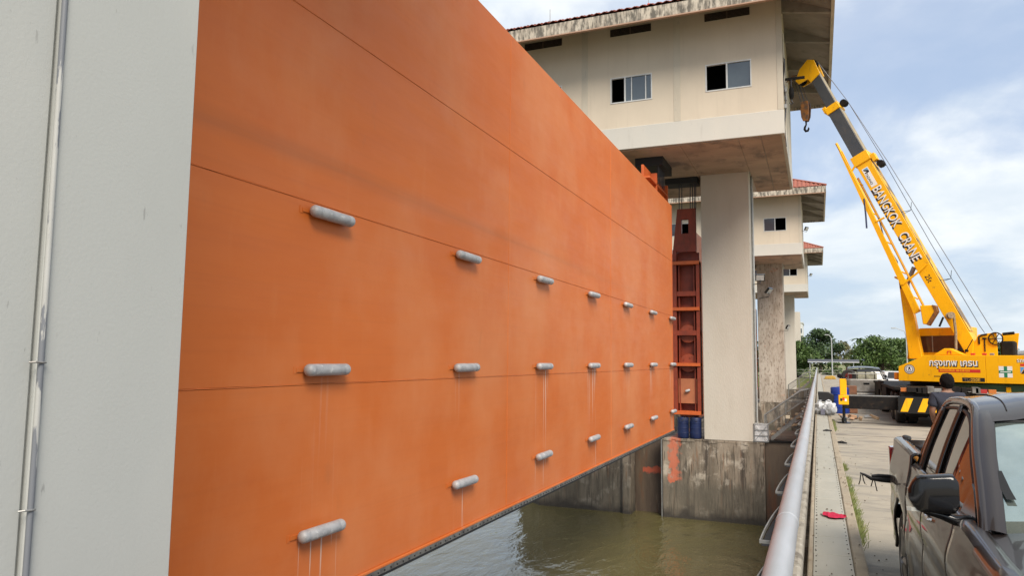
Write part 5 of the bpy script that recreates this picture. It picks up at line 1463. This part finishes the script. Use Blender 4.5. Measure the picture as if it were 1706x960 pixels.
MB().tube([(0, .108, 1.66), (0, .128, 1.63), (0, .118, 1.615)], [.012, .018, .012], 8).build("nose", skin_m, person, local=True, smooth=True)
for sg in (-1, 1): MB().lathe((sg * .034, .098, 1.66), [(.004, -.006), (.012, 0), (.004, .006)], axis=(0, 1, 0), n=10).build("eye", hair_m, person, local=True, smooth=True)
MB().box(-.025, .025, .098, .108, 1.588, 1.594).build("mouth", redlamp_m, person, local=True)

# ------------------------------------------------------------------ things on the walkway and the road
drum(.74, 31.2, 0, .33, .98, blue_m, "bright blue plastic drum behind the crane's yellow outrigger jack")
def blob(name, label, cat, c, r, mat, seed, parts=1, group=None):
    t = thing(name, label, cat, (c[0], c[1], c[2]), group=group)
    bm = bmesh.new(); bmesh.ops.create_icosphere(bm, subdivisions=4, radius=1)
    for v in bm.verts:
        p = v.co.copy()
        d = mnoise.noise(p * 1.7 + Vector((seed, 0, 0))) * .4 - abs(mnoise.noise(p * 3.2 + Vector((0, seed, 0)))) * .35 - abs(mnoise.noise(p * 8 + Vector((0, seed, 0)))) * .12 + .15
        q = p * (1 + d)
        v.co = Vector((q.x * r[0], q.y * r[1], max(-r[2] * .85, q.z * r[2]) + r[2] * .85))
    me = bpy.data.meshes.new("bag_body"); bm.to_mesh(me); bm.free(); me.materials.append(mat); me.shade_smooth()
    o = bpy.data.objects.new("bag_body", me); col.objects.link(o); o.parent = t
    return t
b1 = blob("plastic_bag", "left crumpled white plastic bag on the walkway against the handrail", "bag", (.02, 27.3, .19), (.18, .2, .22), bag_m, 1.3, group="white bags on the walkway")
b2 = blob("plastic_bag", "right bulging white plastic bag with tied top, overhanging the road side of the walkway", "bag", (.30, 26.9, .19), (.19, .2, .24), bag_m, 4.1, group="white bags on the walkway")
for b_, h in ((b1, .40), (b2, .42)):
    MB().lathe((0, 0, h - .06), [(.09, 0), (.035, .05), (.03, .07), (.07, .13), (.04, .12)], n=12).build("tied_neck", bag_m, b_, local=True, smooth=True)
t = thing("grey_packet", "small grey printed packet leaning against the white bags", "packet", (.08, 26.75, .19))
MB().box(.03, .16, 26.66, 26.70, .2, .40).build("packet", M("grey_packet_print", (.2, .2, .26), rough=.5), t, bevel=.008)
t = thing("black_crate", "black plastic crate lying tilted on top of the white bags", "crate", (.2, 27.7, .6))
MB().prism([(-.02, .62), (.45, .56), (.47, .82), (.30, .92), (-.04, .93)], 27.5, 27.9).build("crate", rubber_m, t, bevel=.02)
t = thing("crimson_cloth", "crumpled crimson cloth dropped on the grey walkway plates", "cloth", (.05, 11.2, .2))
rows = []
CY = 9.35
for i in range(19):
    row = []
    for k in range(11):
        u_, v_ = i / 18, k / 10
        wdt = .16 * (math.sin(math.pi * min(1, .12 + u_ * .95)) ** .6)
        x = .0 + .245 * u_ + .02 * mnoise.noise(Vector((u_ * 4, v_ * 3, 0)))
        y = CY - .10 * u_ + (v_ - .5) * wdt * 2.0 + .05 * mnoise.noise(Vector((u_ * 5, v_ * 2, 3)))
        z = .2 + .012 + .028 * abs(mnoise.noise(Vector((u_ * 7, v_ * 6, 1)))) * (1 - (2 * v_ - 1) ** 2) * 1.6
        row.append((x, y, z))
    rows.append(row)
MB().grid(rows).build("cloth", cloth_m, t, smooth=60)
def scrap(x, y, z, s, ang, label, name="black_scrap"):
    t = thing(name, label, "scrap", (x, y, z), ang)
    MB().prism([(-.12 * s, -.03 * s), (0, -.045 * s), (.14 * s, -.01 * s), (.12 * s, .03 * s), (0, .05 * s), (-.1 * s, .02 * s)], 0.003, .03, 'z').build("scrap", rubber_m, t, local=True, bevel=.008)
    MB().tube([(-.1 * s, 0, .02), (0, .01, .05 * s), (.1 * s, 0, .02)], .012 * s, 6).build("fold", rubber_m, t, local=True)
    return t
scrap(.16, 20.6, .19, .9, .2, "small black rubber scrap on the walkway plates between the cloth and the bags")
scrap(.47, 19.6, .005, 1.0, -.5, "flat black scrap on the road beside the kerb")
t = thing("leaf_litter", "scattered brown crumbs and debris along the walkway edges", "debris", (.1, 9, .2), kind="stuff")
mb = MB(); rnd = random.Random(3)
for k in range(260):
    y = rnd.uniform(5.5, 26); x = rnd.choice((rnd.uniform(-.1, -.05), rnd.uniform(.2, .34), rnd.uniform(-.05, .3), rnd.uniform(.36, .9))); z = .197 if x < .35 else .004
    s = rnd.uniform(.004, .014)
    mb.add([(x - s, y, z), (x, y - s * 2, z + s * .5), (x + s, y, z), (x, y + s * 2, z + s * .7)], [(0, 1, 2, 3)])
mb.build("crumbs", M("brown_crumbs", (.09, .06, .035), rough=.9), t, recalc=False)
# weeds along the kerb
t = thing("kerb_weeds", "green weeds and grass blades growing along the kerb on the road side", "weeds", (.4, 12, 0), kind="stuff")
mb = MB()
for k in range(1900):
    cl = rnd.choice((9.3, 9.9, 10.6, 11.4, 12.2, 13.3, 15, 23.5, 24.5, 25.5, 26.4))
    y = rnd.gauss(cl, .28); x = .355 + abs(rnd.gauss(0, .035 if cl > 8 else .02)); h = rnd.uniform(.02, .10) * (1.1 if cl < 10.2 else .9)
    dx, dy = rnd.uniform(-.02, .07), rnd.uniform(-.05, .05); wd_ = rnd.uniform(.002, .004)
    mb.add([(x - wd_, y, 0), (x + wd_, y, 0), (x + dx * .6 + wd_, y + dy * .6, h * .7), (x + dx, y + dy, h), (x + dx * .6 - wd_, y + dy * .6, h * .7)], [(0, 1, 2, 3, 4)])
mb.build("blades", grass_m, t, recalc=False)
# rubble and crates near the drums
def pile(c, n, sx, sy, sz, mats, label, name, cat):
    t = thing(name, label, cat, c)
    r = random.Random(int(c[1] * 10))
    for k in range(n):
        a, b_, cc = r.uniform(.3, 1) * sx, r.uniform(.3, 1) * sy, r.uniform(.3, 1) * sz
        o = MB().box(-a, a, -b_, b_, -cc, cc).build("piece", mats[k % len(mats)], t, local=True, bevel=.012)
        o.location = (r.gauss(0, .28), r.gauss(0, .25), cc + r.random() * .12)
        o.rotation_euler = (r.uniform(-.3, .3), r.uniform(-.3, .3), r.uniform(0, 3))
    return t
pile((1.05, 27.6, 0), 12, .16, .12, .06, [wood_m, M("pale_brown_cardboard", (.42, .25, .15), rough=.9), galv_m], "low pile of broken brown boards around the outrigger jack foot", "rubble_pile", "rubble")
t = thing("orange_crate", "rusty orange crate on the road beyond the blue drum", "crate", (1.0, 31.5, 0))
MB().box(.75, 1.35, 31.3, 31.8, 0, 1.05).build("crate", M("rusty_orange_box", (.36, .16, .08), (.2, .1, .06), 5, rough=.8), t, bevel=.02)
for z in (.35, .7): MB().box(.74, 1.36, 31.29, 31.81, z, z + .04).build("rib", wood_m, t)

# ------------------------------------------------------------------ far bank: trees, lamps, buildings
def leafcloud(mb, c, r, n, s, rnd, flat=.8):
    for _ in range(n):
        while True:
            p = Vector((rnd.uniform(-1, 1), rnd.uniform(-1, 1), rnd.uniform(-1, 1)))
            if .25 < p.length < 1: break
        p = Vector(c) + Vector((p.x * r, p.y * r, p.z * r * flat))
        a = Vector((rnd.gauss(0, 1), rnd.gauss(0, 1), rnd.gauss(0, 1))).normalized() * s * rnd.uniform(.5, 1.2)
        b_ = Vector((rnd.gauss(0, 1), rnd.gauss(0, 1), rnd.gauss(0, .6))).normalized() * s * rnd.uniform(.3, .7)
        mb.add([p - a, p + b_, p + a, p - b_], [(0, 1, 2, 3)])
def tree(x, y, h, rad, mat, label, seed, n=34, leaves=170, name="broadleaf_tree", low=.25, cat="tree", group="trees beyond the far end of the bridge", ls=.30):
    rnd = random.Random(seed)
    t = thing(name, label, cat, (x, y, -.6), group=group)
    tr = MB()
    tr.tube([(0, 0, 0), (rnd.uniform(-.2, .2), 0, h * .3), (rnd.uniform(-.4, .4), 0, h * .6)], [rad * .07 + .08, rad * .05 + .05, .06], 8)
    cl = MB()
    for k in range(n):
        a = rnd.uniform(0, 2 * math.pi); q = rnd.random() ** .5
        zf = rnd.uniform(low, .93)
        env = math.sin(math.pi * min(1, .18 + zf * .78)) ** .6
        px_, py_ = math.cos(a) * q * rad * env, math.sin(a) * q * rad * env
        z = h * zf
        cr_ = rad * rnd.uniform(.16, .34)
        leafcloud(cl, (px_, py_, z), cr_, leaves, ls, rnd)
        if k % 3 == 0: tr.tube([(0, 0, h * .3), (px_ * .5, py_ * .5, z * .75), (px_, py_, z)], [.09, .06, .02], 5)
    tr.build("trunk", bark_m, t, local=True)
    cl.build("crown", mat, t, local=True, recalc=False)
    return t
tree(-3.4, 131, 5.6, 4.2, leaf1, "rounded bright green tree beside the farthest pier", 1, n=46)
tree(.3, 152, 8.8, 4.6, leaf2, "tall dark green tree behind the rounded bright one", 2, n=46)
tree(5.6, 168, 6.8, 3.6, leaf3, "olive brown thin tree between the tall dark tree and the bush by the crane", 3, n=26, leaves=90)
tree(10.2, 140, 7.0, 5.2, leaf1, "broad leafy green tree above the far pickup", 4, n=56)
tree(14.6, 150, 7.0, 4.4, leaf2, "darker bushy tree behind the crane's yellow nose", 5, n=40)
tree(44, 120, 6.6, 6.5, leaf2, "dark tree at the right edge behind the crane's winch", 6, n=50)
tree(54, 130, 7.4, 7, leaf2, "dark tree mass beyond the white building on the right", 7, n=50)
tree(30, 170, 7, 6, leaf2, "distant dark tree hidden behind the crane panel", 8, n=40)
tree(-8.5, 140, 6.2, 5, leaf2, "dark tree mostly hidden behind the farthest pier", 9, n=36)
def palm(x, y, h, label, seed):
    rnd = random.Random(seed)
    t = thing("palm_tree", label, "palm", (x, y, -.6), group="coconut palms on the far bank")
    MB().tube([(0, 0, 0), (.1, 0, h * .5), (.25, 0, h)], [.2, .14, .11], 8).build("trunk", bark_m, t, local=True)
    fr = MB()
    for k in range(16):
        a = k * 2 * math.pi / 16 + rnd.uniform(-.2, .2); el = rnd.uniform(-.3, .9); ln = rnd.uniform(1.8, 2.6)
        P = [Vector((.25, 0, h)) + Vector((math.cos(a) * ln * s * math.cos(el * (1 - s * .3)), math.sin(a) * ln * s * math.cos(el), ln * s * math.sin(el) - 1.5 * s * s)) for s in (0, .25, .5, .75, 1)]
        for i in range(4):
            side_ = Vector((-math.sin(a), math.cos(a), -.4)) * .28 * (1 - .15 * i)
            fr.add([P[i], P[i + 1], P[i + 1] + side_, P[i] + side_], [(0, 1, 2, 3)]); 
            side_ = Vector((math.sin(a), -math.cos(a), -.4)) * .28 * (1 - .15 * i)
            fr.add([P[i], P[i + 1], P[i + 1] + side_, P[i] + side_], [(0, 1, 2, 3)])
    fr.build("fronds", leaf2, t, local=True, recalc=False)
palm(19.2, 175, 7.4, "coconut palm beside the crane's luffing cylinder", 1)
palm(17.4, 185, 7.2, "second coconut palm a little farther left behind the bushy tree", 2)
palm(8.4, 180, 7.6, "thin palm rising behind the broad leafy tree", 3)
tree(2.3, 122, 2.6, 1.3, leaf1, "low green bush beside the yellow barriers at the end of the road", 11, n=18, leaves=120, name="round_bush", low=.15, cat="bush", group="bushes at the end of the road", ls=.16)
def lamp(x, y, h, arm, label):
    t = thing("street_lamp", label, "street lamp", (x, y, -.6), group="street lamps beyond the bridge")
    MB().tube([(0, 0, 0), (0, 0, h * .85), (arm * .15, 0, h * .94), (arm, 0, h)], [.09, .07, .055, .04], 8).build("pole", pole_m, t, local=True, smooth=True)
    MB().box(arm - .55 if arm < 0 else arm, arm if arm < 0 else arm + .55, -.12, .12, h - .08, h + .06).build("lamp_head", pole_m, t, local=True, bevel=.03)
lamp(1.9, 118, 6.6, -.35, "pale street lamp in front of the tall dark tree")
lamp(10.9, 110, 7.2, -1.2, "curved street lamp rising over the trees left of the crane")
t = thing("office_building", "distant white office block with a grid of blue-grey windows beside the farthest pier", "building", (-8.5, 230, -.6))
wl = MB().box(-14, -3.9, 230, 246, -.6, 13.3).build("wall", office_m, t)
for r in range(5):
    for c in range(5):
        x = -12.6 + c * 1.75; z = 2.0 + r * 2.1
        w_ = MB().box(x, x + 1.45, 229.9, 229.97, z, z + 1.3).build("window", officeg_m, t)
MB().box(-14.2, -3.7, 229.8, 246.2, 13.305, 13.6).build("roof", office_m, t)
t = thing("carport", "long low carport roof with white edge on slim posts beyond the end of the road", "carport", (6, 128, -.6))
MB().box(-1.5, 5.8, 124, 131, 2.0, 2.4).build("roof", M("carport_grey_roof", (.12, .13, .16), rough=.6), t)
MB().box(-1.5, 5.8, 123.9, 123.98, 1.92, 2.0).build("fascia_board", white_m, t)
for k in range(3): MB().tube([(-1.2 + k * 3.1, 124.2, -.6), (-1.2 + k * 3.1, 124.2, 2.05)], .07, 6).build("post", pole_m, t)
for x, lb in ((1.2, "left yellow painted concrete barrier at the end of the road"), (3.6, "right yellow painted concrete barrier at the end of the road")):
    t = thing("road_barrier", lb, "barrier", (x, 92, 0), group="yellow barriers at the end of the road")
    MB().prism([(-.65, 0), (.65, 0), (.55, .3), (.3, .42), (-.45, .36)], -.25, .25).build("block", orangekerb_m, t, local=True, bevel=.06, bseg=2)
t = thing("low_fence", "low thin grey rail fence across the far end of the walkway", "fence", (0, 112, 0))
for z in (.45, .85): MB().tube([(-6, 112, z), (9, 112, z)], .022, 6).build("rail", galv_m, t)
for k in range(8): MB().tube([(-6 + 2 * k, 112, 0), (-6 + 2 * k, 112, .9)], .03, 6).build("post", galv_m, t)
t = thing("hedge", "long clipped green hedge behind the low fence", "hedge", (0, 121, -.5), kind="stuff")
mb = MB(); rnd = random.Random(77)
for k in range(46): leafcloud(mb, (-16 + k * .9, 121 + rnd.uniform(-.4, .4), .45), .75, 50, .14, rnd)
mb.build("leaves", leaf1, t, recalc=False)
t = thing("white_building", "low white building with dark louvred window behind the crane's counterweight", "building", (24, 62, -.6))
MB().box(15.2, 40, 60, 72, -.6, 2.75).build("wall", office_m, t)
MB().box(14.8, 40.5, 59.5, 72.5, 2.76, 3.0).build("roof", white_m, t)
for r in range(5):
    for c in range(4): MB().box(15.7 + c * .38, 15.7 + c * .38 + .33, 59.93, 59.99, .15 + r * .33, .15 + r * .33 + .28).build("louvre_block", officeg_m if (r + c) % 3 else greenst_m, t)
t = thing("blue_sign", "small blue roof sign showing between the palms and the crane", "sign", (17.5, 120, -.6))
MB().box(17.7, 19.0, 120, 120.2, 4.4, 5.5).build("board", M("blue_sign_board", (.03, .12, .5), rough=.5), t)
MB().tube([(18.3, 120.1, -.6), (18.3, 120.1, 4.4)], .08, 6).build("post", pole_m, t)
# small dark car beyond the far pickup
t = thing("parked_car", "white parked car partly hidden just right of the far pickup", "car", (4.6, 52, 0))
MB().prism([(52 + a, b) for a, b in ((0, .35), (0, .9), (.5, .98), (1.0, 1.4), (2.6, 1.42), (3.3, .98), (4.2, .85), (4.3, .35))], 3.9, 5.6, 'x').build("body", M("white_car_paint", (.6, .6, .6), rough=.3, coat=.5), t, bevel=.08, bseg=2)
for y in (52.8, 55.4):
    for x, s in ((3.92, -1), (5.58, 1)): MB().lathe((x, y, .32), [(.1, -.1), (.31, -.1), (.32, 0), (.3, .06), (.1, .06)], axis=(s, 0, 0), n=16).build("wheel", tyre_m, t)
MB().hexa([(4.05, 52.45, 1.0), (5.45, 52.45, 1.0), (5.45, 52.5, 1.0), (4.05, 52.5, 1.0), (4.15, 52.85, 1.36), (5.35, 52.85, 1.36), (5.35, 52.95, 1.36), (4.15, 52.95, 1.36)]).build("rear_window", truckglass_m, t)
# birds
def bird(x, y, z, s, label, rot):
    t = thing("bird", label, "bird", (x, y, z), rot, group="birds in the sky")
    MB().lathe((0, 0, 0), [(.005, -.16), (.03, -.1), (.045, 0), (.035, .07), (.02, .1), (.004, .14)], axis=(0, 1, .1), n=10).build("body", rubber_m, t, local=True, smooth=True)
    for sg in (-1, 1):
        MB().hexa([(0, -.05, 0), (sg * .16, -.03, .08), (sg * .16, .05, .08), (0, .05, 0), (0, -.05, .008), (sg * .30, -.10, .05), (sg * .17, .05, .088), (0, .05, .008)]).build("wing", rubber_m, t, local=True)
    t.scale = (s, s, s)
bird(-17.9, 42.6, 23.1, 1.0, "small dark bird in the sky above the orange gate", .8)
bird(20.2, 58, 7.2, 1.0, "tiny bird low in the sky at the right edge", .3)
